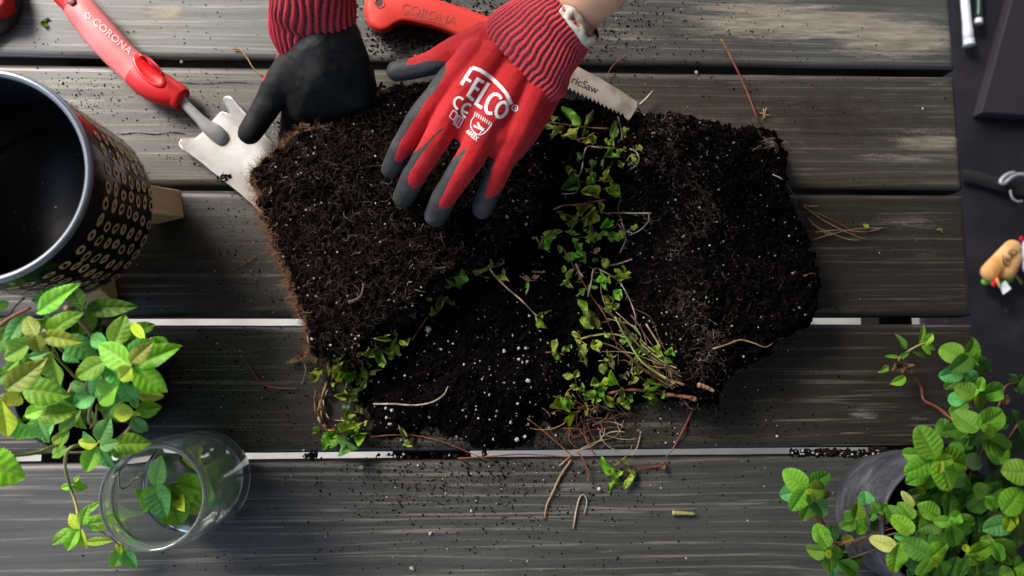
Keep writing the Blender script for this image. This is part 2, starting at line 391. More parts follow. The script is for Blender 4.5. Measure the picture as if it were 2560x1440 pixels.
def field_mesh(name, Hh, mask):
    jj, ii = np.nonzero(mask[:-1, :-1] & mask[1:, :-1] & mask[:-1, 1:] & mask[1:, 1:])
    nxx = mask.shape[1]
    q = np.stack([jj * nxx + ii, jj * nxx + ii + 1, (jj + 1) * nxx + ii + 1, (jj + 1) * nxx + ii], 1)
    u, inv = np.unique(q.ravel(), return_inverse=True)
    V = np.stack([GXX.ravel()[u], GYY.ravel()[u], np.maximum(Hh.ravel()[u], -.001)], 1)
    # sideways roughness so that the flanks are lumpy too
    V[:, 0] += .0016 * fbm(V[:, 0] * 1, V[:, 2] * 3 + V[:, 1], 300, 2, 41); V[:, 1] += .0016 * fbm(V[:, 1], V[:, 2] * 3 + V[:, 0], 300, 2, 43)
    F = inv.reshape(-1, 4)
    me = bpy.data.meshes.new(name); me.vertices.add(len(V)); me.vertices.foreach_set('co', V.ravel())
    me.loops.add(F.size); me.loops.foreach_set('vertex_index', F.ravel().astype(np.int32))
    me.polygons.add(len(F)); me.polygons.foreach_set('loop_start', np.arange(0, F.size, 4, dtype=np.int32)); me.polygons.foreach_set('loop_total', np.full(len(F), 4, dtype=np.int32))
    me.update(calc_edges=True); me.validate()
    me.polygons.foreach_set('use_smooth', [True] * len(me.polygons))
    return me
def m_soil(name, a, b, c):
    m = mat(name, a, 1.0, .03); t = NT(m); v = t.geo()
    n1 = t.noise(v, 70, 6, .7); n2 = t.noise(v, 420, 4, .7); n3 = t.noise(v, 14, 3)
    col = t.ramp(n2, [(.30, a), (.55, b), (.78, c)])
    col = t.mix(t.val(n3, .35, .65), col, (a[0] * .5, a[1] * .5, a[2] * .55))
    t.base(col); t.bump(t.math('ADD', n1, n2), .9, .0016); return m
MSOIL_L = m_soil('root_bound_soil', (.0020, .0012, .0011), (.0058, .0034, .0030), (.034, .020, .015))
MSOIL_R = m_soil('dark_root_soil', (.0012, .0009, .0009), (.0032, .0023, .0023), (.017, .011, .010))
MSOIL_M = m_soil('loose_potting_soil', (.0012, .0009, .0010), (.0036, .0026, .0027), (.020, .014, .013))
ballL = thing('root_ball', 'cut half of a root ball held by both gloves, its corner on the trowel blade', 'root ball', tuple(W(930, 600, 0)))
ballR = thing('root_ball', 'darker half of the root ball, right of the wilted stems', 'root ball', tuple(W(1830, 640, 0)))
def child(o, par):   # keeps world placement
    o.parent = par; o.matrix_parent_inverse = Matrix.Translation(par.location).inverted(); return o
child(obj('soil', field_mesh('soil', HL, sdL > -.001), MSOIL_L), ballL)
child(obj('soil', field_mesh('soil', HR, sdR > -.001), MSOIL_R), ballR)
loose = obj('loose_soil', field_mesh('loose_soil', HM, sdM > -.001), MSOIL_M)
tag(loose, 'heap of loose dark potting soil between the two halves of the root ball', 'soil', kind='stuff')

# fine roots
def root_mat(name, stops, rough=.85):
    m = mat(name, (.1, .08, .06), rough, .2); t = NT(m)
    t.base(t.ramp(t.attr('tone'), stops)); return m
MROOT = root_mat('fine_root', [(0, (.014, .008, .006)), (.5, (.048, .029, .022)), (.85, (.16, .11, .085)), (1, (.42, .36, .30))])
MROOTO = root_mat('rusty_root', [(0, (.03, .014, .008)), (.5, (.13, .055, .025)), (1, (.34, .20, .11))])
def hairs(n, pick, length, rad, tone, name, mat_, parent, lift=.0012, curl=.9, seg=6, up=.25, follow=True):
    mb = MB()
    for i in range(n):
        r = pick()
        if r is None: continue
        x, y, ang, tn = r
        L = length * random.uniform(.35, 1.5); st = L / seg; pts = []; a = ang
        z = hgt(x, y) + lift * random.random(); zz = z
        c = random.uniform(-curl, curl)
        vz = random.uniform(-up * .4, up)
        for k in range(seg + 1):
            pts.append((x, y, zz)); a += c * .5 + random.uniform(-curl, curl) * .6
            x += st * math.cos(a); y += st * math.sin(a)
            zz += vz * st
            if follow: zz = max(hgt(x, y) + lift * .4, min(zz, hgt(x, y) + lift * 3))
            else: zz = max(.0006, zz)
        rr = rad * random.uniform(.6, 1.5)
        mb.tube(pts, [rr * (1 - .6 * k / seg) for k in range(seg + 1)], 3, 0, False, tn)
    o = obj(name, mb.mesh(name, True, 'tone'), mat_); o['kind'] = 'stuff'
    if parent is not None: child(o, parent)
    return o
def pick_in(sd, mi, ma=9, tone=(0, .6), xr=None):
    J, I = np.nonzero((sd > mi) & (sd < ma) & ((GXX > xr[0]) & (GXX < xr[1]) if xr else True))
    def f():
        k = random.randrange(len(J)); return GXX[J[k], I[k]] + random.uniform(-.0006, .0006), GYY[J[k], I[k]], random.uniform(0, 6.3), random.uniform(*tone) ** (1.0) * (1 if random.random() > .07 else 1.6)
    return f
gyL, gxL = np.gradient(sdL, GR); gyR, gxR = np.gradient(sdR, GR)
def pick_edge(sd, gx_, gy_, mi, ma, tone, spread=.9, cond=None):
    msk = (sd > mi) & (sd < ma)
    if cond is not None: msk &= cond
    J, I = np.nonzero(msk)
    def f():
        k = random.randrange(len(J)); j, i = J[k], I[k]
        a = math.atan2(-gy_[j, i], -gx_[j, i]) + random.uniform(-spread, spread)
        return GXX[j, i], GYY[j, i], a, random.uniform(*tone)
    return f
def pick_band():
    f0 = pick_in(sdR, .002, tone=(.25, .9), xr=(W(1600, 600, .05).x, W(1830, 600, .05).x)); cx = W(1705, 600, .05).x
    def f():
        for _ in range(12):
            r = f0(); c2 = cx + .022 * math.sin(r[1] * 45)
            if random.random() < math.exp(-((r[0] - c2) / .016) ** 2) + .06 and vnoise(np.array([r[0] * 60]), np.array([r[1] * 60]), 5)[0] > .33: return r
        return r
    return f
west = GXX < W(800, 500, .05).x
hairs(5200, pick_in(sdL, .002, tone=(.05, .75)), .009, .00017, 0, 'fine_roots', MROOT, ballL, .0022, 1.0)
hairs(1500, pick_in(sdR, .002, tone=(.0, .5)), .009, .00016, 0, 'fine_roots', MROOT, ballR, .0020, 1.0)
hairs(1300, pick_band(), .008, .00018, 0, 'fine_roots', MROOT, ballR, .003, 1.1)
hairs(900, pick_in(sdM, .004, tone=(.0, .55)), .009, .00017, 0, 'fine_roots', MROOT, None, .0018, 1.0)
bpy.data.objects[COL.objects[-1].name]['label'] = 'hair-thin roots strewn over the loose soil'; COL.objects[-1]['category'] = 'roots'
hairs(1500, pick_edge(sdL, gxL, gyL, -.002, .012, (.1, .9), 1.2, west), .010, .00020, 0, 'root_fringe', MROOTO, ballL, .002, .8, 6, .3, False)
hairs(900, pick_edge(sdL, gxL, gyL, -.001, .008, (.1, .95), 1.2, ~west & (HL > .02)), .009, .00019, 0, 'root_fringe', MROOT, ballL, .002, .9, 6, .5, False)
hairs(420, pick_edge(sdR, gxR, gyR, -.001, .007, (.15, .95), 1.1, GXX > W(1700, 600, .05).x), .010, .00019, 0, 'root_fringe', MROOT, ballR, .002, .9, 6, .3, False)

# perlite and crumbs
def lump(r, sd):
    bm = bmesh.new(); bmesh.ops.create_icosphere(bm, subdivisions=1, radius=r); rr = random.Random(sd)
    for v in bm.verts: v.co = Vector((v.co.x * rr.uniform(.6, 1.25), v.co.y * rr.uniform(.6, 1.25), v.co.z * rr.uniform(.5, .95)))
    V = np.array([v.co[:] for v in bm.verts]); F = [tuple(v.index for v in f.verts) for f in bm.faces]; bm.free(); return V, F
LUMPS = [lump(1.0, s) for s in range(24)]
def tet(sd):
    rr = random.Random(sd); V = []
    for d in ((1, 0, 0), (-1, 0, 0), (0, 1, 0), (0, -1, 0), (0, 0, 1), (0, 0, -1)):
        V.append([c * rr.uniform(.5, 1.4) + rr.uniform(-.25, .25) for c in d])
    F = [(0, 2, 4), (2, 1, 4), (1, 3, 4), (3, 0, 4), (2, 0, 5), (1, 2, 5), (3, 1, 5), (0, 3, 5)]
    return np.array(V), F
TETS = [tet(s) for s in range(24)]
def rotz(V, a): c, s_ = math.cos(a), math.sin(a); return V @ np.array([[c, s_, 0], [-s_, c, 0], [0, 0, 1]])
def grains(pts, name, mat_, parent, shapes, label=None, cat=None):
    mb = MB()
    for (x, y, z, r) in pts:
        V, F = random.choice(shapes); V = rotz(V, random.uniform(0, 6.3)) * r
        mb.add(V + np.array([x, y, z + r * .35]), F)
    o = obj(name, mb.mesh(name, False), mat_); o['kind'] = 'stuff'
    if parent is not None: child(o, parent)
    if label: o['label'] = label; o['category'] = cat
    return o
def m_perl():
    m = mat('perlite', (.55, .53, .50), .9, .2); t = NT(m); t.base(t.ramp(t.noise(t.geo(), 260, 2), [(.35, (.20, .18, .16)), (.6, (.48, .46, .43))])); return m
MPERL = m_perl()
MCRUMB = mat('soil_crumb', (.008, .006, .005), .95, .1)
def sample(sd, n, mi, rmin, rmax, xr=None, yr=None):
    m_ = sd > mi
    if xr: m_ &= (GXX > xr[0]) & (GXX < xr[1])
    if yr: m_ &= (GYY > yr[0]) & (GYY < yr[1])
    J, I = np.nonzero(m_); out = []
    for _ in range(n):
        k = random.randrange(len(J)); x, y = GXX[J[k], I[k]], GYY[J[k], I[k]]
        out.append((x, y, hgt(x, y), rmin + (rmax - rmin) * random.random() ** 3.2))
    return out
grains(sample(sdL, 420, .003, .00035, .0015), 'perlite', MPERL, ballL, LUMPS)
grains(sample(sdR, 300, .003, .00035, .0015) + sample(sdR, 150, .003, .0003, .0014, (W(1600, 600, .05).x, W(1800, 600, .05).x)), 'perlite', MPERL, ballR, LUMPS)
ylo = W(1200, 830, 0).y
grains(sample(sdM, 330, .003, .00035, .0012) + sample(sdM, 230, .003, .0004, .0023, None, (-.12, ylo)) + sample(sdM, 120, .003, .0005, .0022, (W(1240, 600, 0).x, W(1380, 600, 0).x)), 'perlite', MPERL, None, LUMPS, 'white perlite grains mixed through the loose soil', 'perlite')
grains(sample(sdL, 2200, .0, .0006, .0034) , 'soil_crumbs', MSOIL_L, ballL, TETS)
grains(sample(sdR, 2200, .0, .0006, .0036) , 'soil_crumbs', MSOIL_R, ballR, TETS)
grains(sample(sdM, 3200, -.006, .0006, .0038) , 'soil_crumbs', MSOIL_M, None, TETS, 'clods and crumbs of dark soil lying on the loose heap', 'soil')
HOT = [(1200, 1250, 420, 110, 300, .9), (600, 1000, 200, 150, 160, .8), (1900, 1200, 350, 120, 90, .8), (520, 330, 200, 90, 160, .8), (620, 620, 120, 130, 200, .8), (230, 235, 90, 55, 330, .8), (500, 270, 60, 90, 170, .8), (640, 520, 90, 120, 240, .9), (1000, 90, 70, 45, 500, 1.2), (1150, 110, 120, 35, 500, 1.3), (1120, 15, 120, 20, 260, 1.3), (1540, 80, 110, 80, 420, 1.1), (1700, 60, 200, 60, 160, .9),
       (620, 950, 130, 110, 420, 1.0), (1120, 1190, 190, 55, 620, 1.05), (1330, 1210, 180, 60, 300, 1.0), (1280, 1100, 120, 40, 500, 1.4), (1000, 1080, 110, 28, 330, 1.2), (1680, 1020, 150, 60, 330, 1.0), (1880, 1040, 130, 60, 140, 1.0), (1500, 1060, 130, 45, 380, 1.1),
       (1900, 250, 150, 50, 120, .9), (2100, 600, 100, 120, 90, .8), (500, 750, 200, 60, 180, .8), (1150, 1330, 330, 70, 230, .9), (1300, 1420, 250, 25, 60, .9), (520, 1380, 80, 40, 25, .9), (560, 410, 50, 45, 40, .9), (250, 90, 200, 50, 45, .7), (560, 30, 120, 40, 45, .7), (1750, 1200, 260, 80, 90, .8), (1900, 900, 60, 60, 120, 1.0), (720, 330, 20, 20, 60, 1.2), (360, 1010, 40, 60, 60, 1.0), (1960, 170, 250, 40, 60, .8)]
cr = []; pe = []
for (a, b, sx, sy, n, sz) in HOT:
    for _ in range(int(n * 2.9)):
        p = W(random.gauss(a, sx), random.gauss(b, sy), 0)
        q = (Y0 - p.y) / PITCH; fr = abs(q - round(q)) * PITCH
        if fr < .0062 or p.x > XE - .003: continue
        h = hgt(p.x, p.y)
        if h > .004: continue
        r = sz * (.00022 + .0011 * random.random() ** 4.2)
        (pe if random.random() < .05 else cr).append((p.x, p.y, h + .0002, r))
grains(cr, 'soil_crumbs', MCRUMB, None, TETS, 'dark soil crumbs scattered over the table boards', 'soil')
grains([(x, y, z, r * 1.0) for x, y, z, r in pe], 'perlite', MPERL, None, LUMPS, 'tiny pale perlite specks scattered over the table boards', 'perlite')
# soil that fills the gap between two boards near the right pot
g = []
for _ in range(420):
    px = random.uniform(1975, 2265) if random.random() < .85 else random.choice([random.gauss(785, 10), random.gauss(1110, 60), random.gauss(960, 30)])
    p = W(px, random.uniform(1126, 1141) + (1985 - px) * 0 + (7 if px < 1500 else 0), -.003)
    g.append((p.x, p.y, -.008 + random.uniform(0, .006), random.uniform(.0010, .0034)))
grains(g, 'soil_crumbs', MCRUMB, None, TETS, 'clods of soil wedged in the gap below the root ball', 'soil')
grains([(x, y, z + .003, r * .55) for x, y, z, r in g[:60]], 'perlite', MPERL, None, LUMPS, 'white perlite caught in the gap between the two lowest boards', 'perlite')
# ------------------------------------------------------------------ gloved hands
def remesh(mb_objs, voxel, smooth_it=8, fac=.5):
    """joins blobs (list of (V,F)) into one continuous skin; returns V, tris"""
    mb = MB()
    for V, F in mb_objs: mb.add(V, F)
    o = obj('tmp_skin', mb.mesh('tmp_skin', False))
    r = o.modifiers.new('r', 'REMESH'); r.mode = 'VOXEL'; r.voxel_size = voxel; r.adaptivity = 0
    s = o.modifiers.new('s', 'SMOOTH'); s.factor = fac; s.iterations = smooth_it
    dg = bpy.context.evaluated_depsgraph_get(); dg.update()
    me = bpy.data.meshes.new_from_object(o.evaluated_get(dg))
    me.calc_loop_triangles()
    n = len(me.vertices); V = np.empty(n * 3); me.vertices.foreach_get('co', V); V = V.reshape(-1, 3)
    T = np.empty(len(me.loop_triangles) * 3, dtype=np.int32); me.loop_triangles.foreach_get('vertices', T); T = T.reshape(-1, 3)
    mm = o.data; bpy.data.objects.remove(o); bpy.data.meshes.remove(mm); bpy.data.meshes.remove(me)
    return V, T
def sphere(c, r, sc=(1, 1, 1), sub=3):
    bm = bmesh.new(); bmesh.ops.create_icosphere(bm, subdivisions=sub, radius=1)
    V = [(c[0] + v.co.x * r * sc[0], c[1] + v.co.y * r * sc[1], c[2] + v.co.z * r * sc[2]) for v in bm.verts]
    F = [tuple(v.index for v in f.verts) for f in bm.faces]; bm.free(); return V, F
def limb(joints, flat=.92):
    """joints: (px, py, z, radius in px) -> overlapping balls along a smooth path"""
    P = [np.array([*W(a, b, z), RPX(r, z)]) for a, b, z, r in joints]
    out = []
    Q = []
    for i in range(len(P) - 1):
        n = max(2, int(np.linalg.norm(P[i + 1][:3] - P[i][:3]) / .0022))
        for k in range(n): Q.append(P[i] + (P[i + 1] - P[i]) * k / n)
    Q.append(P[-1])
    for q in Q: out.append(sphere(q[:3], q[3], (1, 1, flat), 2))
    return out
def hull(joints):
    bm = bmesh.new()
    for a, b, z, r in joints:
        V, F = sphere(W(a, b, z), RPX(r, z), (1, 1, 1), 2)
        for v in V: bm.verts.new(v)
    bmesh.ops.convex_hull(bm, input=bm.verts[:])
    for v in [v for v in bm.verts if not v.link_faces]: bm.verts.remove(v)
    bm.verts.index_update(); bm.verts.ensure_lookup_table()
    V = [v.co[:] for v in bm.verts]; F = [tuple(v.index for v in f.verts) for f in bm.faces]; bm.free(); return V, F
def vnorm(V, T):
    n = np.cross(V[T[:, 1]] - V[T[:, 0]], V[T[:, 2]] - V[T[:, 0]]); N = np.zeros_like(V)
    for k in range(3): np.add.at(N, T[:, k], n)
    return N / (np.linalg.norm(N, axis=1)[:, None] + 1e-12)
def rumple(V, T, amp, fr, sd):
    N = vnorm(V, T); out = np.array(V)
    from mathutils import noise as mn
    for i in range(len(V)):
        p = Vector((V[i][0] * fr + sd, V[i][1] * fr * 1.3, V[i][2] * fr)); a = mn.noise(p) + .5 * (1 - 2 * abs(mn.noise(p * 2.3))) * .6
        out[i] = V[i] + N[i] * amp * a
    return out
def split(V, T, s):
    """cuts a triangle mesh along s = 0; returns the two halves"""
    V = [tuple(v) for v in V]; s = list(s); cache = {}
    def mid(a, b):
        k = (a, b) if a < b else (b, a)
        if k not in cache:
            t = s[a] / (s[a] - s[b]); t = min(.98, max(.02, t))
            V.append(tuple(V[a][i] + (V[b][i] - V[a][i]) * t for i in range(3))); cache[k] = len(V) - 1
        return cache[k]
    A = []; B = []
    for a, b, c in T:
        p = [s[a] > 0, s[b] > 0, s[c] > 0]; q = sum(p)
        if q == 3: A.append((a, b, c))
        elif q == 0: B.append((a, b, c))
        else:
            X, Y = (A, B) if q == 1 else (B, A); f = (q == 1)
            k = [i for i in range(3) if p[i] == f][0]; o = (a, b, c)
            i0, i1, i2 = o[k], o[(k + 1) % 3], o[(k + 2) % 3]
            m1 = mid(i0, i1); m2 = mid(i0, i2)
            X.append((i0, m1, m2)); Y.append((m1, i1, i2)); Y.append((m1, i2, m2))
    def pack(F):
        F = np.array(F); u, inv = np.unique(F.ravel(), return_inverse=True)
        return np.array(V)[u], inv.reshape(-1, 3)
    return pack(A), pack(B)
def mesh_fast(name, V, F, smooth=True):
    F = np.asarray(F, dtype=np.int32); k = F.shape[1]
    me = bpy.data.meshes.new(name); me.vertices.add(len(V)); me.vertices.foreach_set('co', np.asarray(V, dtype=np.float32).ravel())
    me.loops.add(F.size); me.loops.foreach_set('vertex_index', F.ravel())
    me.polygons.add(len(F)); me.polygons.foreach_set('loop_start', np.arange(0, F.size, k, dtype=np.int32)); me.polygons.foreach_set('loop_total', np.full(len(F), k, dtype=np.int32))
    me.update(calc_edges=True); me.polygons.foreach_set('use_smooth', [smooth] * len(F)); return me
def bvh(*parts):
    V = []; F = []
    for v, f in parts:
        b = len(V); V += [tuple(map(float, x)) for x in v]; F += [tuple(int(i) + b for i in t) for t in f]
    return BVHTree.FromPolygons(V, F)
CAMP = Vector((0, 0, CAM_Z))
def project(tree, px, py, off=.0004, zfall=.1):
    d = (W(px, py, 0) - CAMP).normalized()
    h, nrm, idx, dist = tree.ray_cast(CAMP, d)
    if h is None: return W(px, py, zfall)
    return h - d * off
def stroke(tree, pts, w, off=.0005, closed=False, n=5, zfall=.1):
    """printed line of width w px over a measured path, laid on the surface"""
    P = crom([(a, b, 0) for a, b in pts], n) if n else [np.array((a, b, 0), float) for a, b in pts]
    P = np.array(P)[:, :2]
    T = np.gradient(P, axis=0); T /= np.linalg.norm(T, axis=1)[:, None] + 1e-9; N = np.stack([-T[:, 1], T[:, 0]], 1)
    V = []
    for p, q in zip(P, N):
        for k in (-1, 0, 1): V.append(project(tree, *(p + q * k * w / 2), off, zfall))
    F = []
    for i in range(len(P) - 1):
        a = 3 * i; F += [(a, a + 3, a + 4, a + 1), (a + 1, a + 4, a + 5, a + 2)]
    return V, F
def text_px(tree, body, x, y, ang, size, off=.0005, bold=.0, shear=0, sx=1.0, zfall=.05, arc=0.0):
    """lettering: size = cap height scale in px, starts at x,y, ang in degrees (clockwise down)"""
    cu = bpy.data.curves.new('lettering', 'FONT'); cu.body = body; cu.size = 1.0; cu.offset = bold; cu.shear = shear; cu.resolution_u = 4
    o = bpy.data.objects.new('lettering_tmp', cu); COL.objects.link(o)
    dg = bpy.context.evaluated_depsgraph_get(); dg.update()
    me = bpy.data.meshes.new_from_object(o.evaluated_get(dg)); bpy.data.objects.remove(o)
    bm = bmesh.new(); bm.from_mesh(me); bpy.data.meshes.remove(me)
    bmesh.ops.triangulate(bm, faces=bm.faces)
    for _ in range(2):
        es = [e for e in bm.edges if e.calc_length() > .16]
        if es: bmesh.ops.subdivide_edges(bm, edges=es, cuts=1)
        bmesh.ops.triangulate(bm, faces=bm.faces)
    bm.verts.index_update(); ca, sa = math.cos(math.radians(ang)), math.sin(math.radians(ang)); V = []
    for v in bm.verts:
        u, t = v.co.x * size * sx, -v.co.y * size
        t += arc * u * u
        V.append(project(tree, x + u * ca - t * sa, y + u * sa + t * ca, off, zfall))
    F = [tuple(v.index for v in f.verts) for f in bm.faces]; bm.free(); return V, F

def m_knit():
    m = mat('red_knit', (.52, .012, .016), .72, .25); t = NT(m); v = t.coord('Object')
    n = t.noise(v, 55, 5, .65); f = t.noise(v, 900, 2, .6)
    sc_ = t.val(t.noise(t.coord('Object', (70, 160, 90)), 2, 6, .75), .58, .74)
    t.base(t.mix(t.math('MULTIPLY', sc_, .35), t.mix(t.val(n, .4, .8), (.50, .006, .009), (.57, .022, .026)), (.62, .16, .15)))
    wv = t.n('ShaderNodeTexWave'); wv.inputs['Scale'].default_value = 260; wv.inputs['Distortion'].default_value = 2.5; wv.bands_direction = 'DIAGONAL'
    t.l(t.coord('Object', rot=(0, 0, .25)), wv.inputs['Vector'])
    wk = t.n('ShaderNodeTexWave'); wk.bands_direction = 'X'; wk.inputs['Scale'].default_value = 120; wk.inputs['Distortion'].default_value = 1.2; wk.inputs['Detail'].default_value = 2
    t.l(t.coord('Object', rot=(0, 0, .53)), wk.inputs['Vector'])
    pc_ = t.b.inputs['Base Color'].links[0].from_socket; t.base(t.mix(t.math('MULTIPLY', t.val(wk.outputs['Fac'], .5, .0), .42), pc_, (.20, .004, .006)))
    t.b.inputs['Sheen Weight'].default_value = .10; t.b.inputs['Sheen Roughness'].default_value = .5
    t.bump(t.math('ADD', t.math('MULTIPLY', wv.outputs['Fac'], .35), t.math('ADD', t.math('MULTIPLY', f, .5), t.math('MULTIPLY', n, 1.6))), .55, .0009); return m
def m_rub(name, col, rough):
    m = mat(name, col, rough, .25); t = NT(m); v = t.coord('Object')
    n = t.noise(v, 40, 5, .7); f = t.noise(v, 1400, 2)
    c_ = t.mix(t.val(n, .5, .8), col, tuple(min(1, c * 1.9 + .012) for c in col))
    t.base(t.mix(t.val(t.noise(t.geo(), 85, 5, .7), .55, .72, 0, .5), c_, (.030, .020, .014)))
    t.bump(t.math('ADD', t.math('MULTIPLY', f, .4), n), .35, .0008); return m
MKNIT = m_knit(); MGREY = m_rub('grey_rubber_coating', (.034, .034, .035), .55); MBLACK = m_rub('black_rubber_coating', (.0055, .0058, .0064), .62)
def m_cuff():
    m = mat('ribbed_cuff', (.5, .02, .03), .7, .25); t = NT(m)
    a = t.attr('rib'); f = t.noise(t.coord('Object'), 900, 2)
    c = t.ramp(a, [(.16, (.030, .006, .008)), (.40, (.27, .010, .018)), (.64, (.50, .018, .028))])
    t.base(t.mix(t.val(f, .45, .8), c, (.50, .10, .12))); t.bump(f, .5, .0006); return m
MCUFF = m_cuff()
MPRINT = mat('white_print', (.78, .76, .72), .6, .3)
def m_skin():
    m = mat('skin', (.62, .32, .20), .5, .35); t = NT(m); n = t.noise(t.coord('Object'), 30, 4)
    t.base(t.ramp(n, [(.35, (.60, .29, .17)), (.65, (.68, .36, .23))])); t.b.inputs['Subsurface Weight'].default_value = .12
    t.b.inputs['Subsurface Radius'].default_value = (.01, .004, .002); t.bump(t.noise(t.coord('Object'), 500, 3), .12, .0005); return m
MSKIN = m_skin()
def tubeskin(path, nrib, amp, n_around, name, mat_, close=False, phase=0.0, twist=0.0, wavy=0.0, both=True):
    """path: (px, py, z, half width px, half thickness m); oval sleeve with lengthwise ribs"""
    C = []; 
    for a, b, z, r, th in path: C.append(np.array([*W(a, b, z), RPX(r, z), th]))
    C = np.array(crom(C, 9)); k = len(C)
    T = np.gradient(C[:, :3], axis=0); T /= np.linalg.norm(T, axis=1)[:, None]
    V = []; A = []
    for i in range(k):
        side = np.cross(T[i], np.array([0, 0, 1.0])); side /= np.linalg.norm(side); up = np.cross(side, T[i])
        for j in range(n_around):
            an = 2 * math.pi * j / n_around
            ph = nrib * an + phase + wavy * math.sin(i * .55 + 3 * math.sin(an * 2)) + twist * i
            rb = .5 + .5 * math.cos(ph)
            d = amp * (rb ** .7)
            lump_ = 1 + .025 * math.sin(3 * an + i * .3) 
            V.append(C[i][:3] + side * math.cos(an) * (C[i][3] * lump_ + d) + up * math.sin(an) * (C[i][4] * lump_ + d)); A.append(rb)
    F = [(i * n_around + j, i * n_around + (j + 1) % n_around, (i + 1) * n_around + (j + 1) % n_around, (i + 1) * n_around + j) for i in range(k - 1) for j in range(n_around)]
    me = mesh_fast(name, V, F); at = me.attributes.new('rib', 'FLOAT', 'POINT'); at.data.foreach_set('value', A)
    return obj(name, me, mat_), (V, F)

person = thing('person', 'gardener reaching in from the top in red knit gloves with dark rubber coating', 'person', tuple(W(1100, -100, .2)))
# --- glove seen from the back
def c3(a, b): return (900 + a / 2.4, b / 2.4)
R_ = []
R_ += limb([(977, 422, .088, 27), (1003, 372, .112, 30), (1052, 292, .134, 33), (1120, 205, .150, 36), (1190, 130, .158, 40)])
R_ += limb([(1009, 494, .082, 29), (1036, 440, .108, 32), (1092, 345, .138, 36), (1160, 235, .154, 40), (1230, 140, .16, 44)])
R_ += limb([(1090, 538, .082, 31), (1113, 490, .106, 33), (1172, 400, .138, 37), (1232, 290, .154, 41), (1290, 190, .16, 46)])
R_ += limb([(1206, 522, .084, 28), (1221, 482, .106, 29), (1254, 415, .130, 32), (1296, 330, .148, 40), (1345, 225, .158, 44)])
R_ += limb([(992, 178, .108, 27), (1030, 172, .114, 29), (1085, 155, .126, 33), (1150, 125, .142, 42), (1215, 95, .155, 46)])
R_.append(hull([(1112, 284, .138, 22), (1162, 342, .138, 22), (1235, 374, .136, 20), (1290, 378, .132, 26), (1140, 262, .146, 30), (1252, 340, .146, 30), (1352, 270, .146, 36), (1390, 190, .152, 36), (1330, 120, .160, 36), (1225, 85, .158, 36)]))
Vr, Tr = remesh(R_, .0013, 11, .6); Vr = rumple(Vr, Tr, .0009, 42, 9.0)
ppx, ppy = PXY(Vr)
RED = [c3(*p) for p in [(272, 392), (320, 312), (330, 306), (372, 312), (560, 200), (705, 60), (1000, -200), (1700, 200), (1260, 640), (1150, 770), (1030, 870), (975, 940), (925, 985), (905, 1030), (872, 1110), (828, 1168), (750, 1196), (768, 1100), (798, 985), (812, 960), (790, 950), (752, 985), (705, 1068), (618, 1170), (540, 1246), (478, 1252), (474, 1215), (520, 1120), (590, 985), (640, 895), (628, 882), (600, 915), (505, 1008), (405, 1085), (322, 1138), (284, 1090), (300, 1030), (370, 925), (450, 820), (506, 775), (492, 765), (465, 792), (372, 880), (245, 972), (203, 962), (242, 850), (325, 720), (405, 590), (455, 545), (520, 420), (505, 365), (402, 362), (350, 380)]]
sR = psd(ppx, ppy, RED) * RPX(1, .13)
Nr = vnorm(Vr, Tr)
sR = sR + .0006 * fbm(ppx, ppy, .05, 3, 8); sR = np.where(Nr[:, 2] < -.15, np.minimum(sR, (Nr[:, 2] + .15) * .01), sR)
(Va, Fa), (Vb, Fb) = split(Vr, Tr, sR)
treeR = bvh((Vr, Tr))
gloveR = child(obj('glove', mesh_fast('glove', Va, Fa), MKNIT), person); gloveR['label'] = 'red knit glove back with white print'
child(obj('rubber_coating', mesh_fast('rubber_coating', Vb, Fb), MGREY), gloveR)
gloveR_inv = gloveR
cuffR, cR_ = tubeskin([(1290, 165, .158, 128, .017), (1318, 136, .163, 139, .021), (1352, 100, .172, 124, .023), (1392, 62, .183, 108, .024), (1420, 36, .192, 100, .0245), (1436, 20, .197, 98, .024)], 46, .0016, 46 * 8, 'cuff', MCUFF, wavy=.5)
child(cuffR, gloveR)
armR, aR_ = tubeskin([(1405, 55, .188, 74, .021), (1455, 0, .200, 76, .023), (1520, -62, .225, 86, .027), (1620, -170, .27, 98, .032), (1760, -330, .34, 108, .036)], 3, .0004, 64, 'forearm', MSKIN)
child(armR, person)
treeArm = bvh(cR_, aR_)
# white liner tag sticking out of the cuff
pl = [c3(*p) for p in [(1222, 28), (1192, 68), (1245, 140), (1295, 205), (1332, 262), (1370, 297), (1395, 275), (1428, 238), (1395, 180), (1350, 120), (1300, 62), (1262, 38)]]
bm = bmesh.new(); vs = [bm.verts.new((a, b, 0)) for a, b in pl]; bm.faces.new(vs); bmesh.ops.triangulate(bm, faces=bm.faces)
for _ in range(3): bmesh.ops.subdivide_edges(bm, edges=[e for e in bm.edges if e.calc_length() > 12], cuts=1); bmesh.ops.triangulate(bm, faces=bm.faces)
bm.verts.index_update(); V = []
for v in bm.verts:
    p = project(treeArm, v.co.x, v.co.y, .0022, .19); V.append(p + Vector((0, 0, .0007 * math.sin(v.co.x * .17) * math.cos(v.co.y * .13))))
mlab = mat('stained_liner', (.62, .56, .44), .8, .2); t_ = NT(mlab); t_.base(t_.ramp(t_.noise(t_.coord('Object'), 90, 4), [(.4, (.70, .66, .56)), (.62, (.50, .40, .26))]))
lt = obj('liner_patch', mesh_from('liner_patch', V, [tuple(v.index for v in f.verts) for f in bm.faces]), mlab); bm.free()
so = lt.modifiers.new('thick', 'SOLIDIFY'); so.thickness = .0012; child(lt, gloveR)
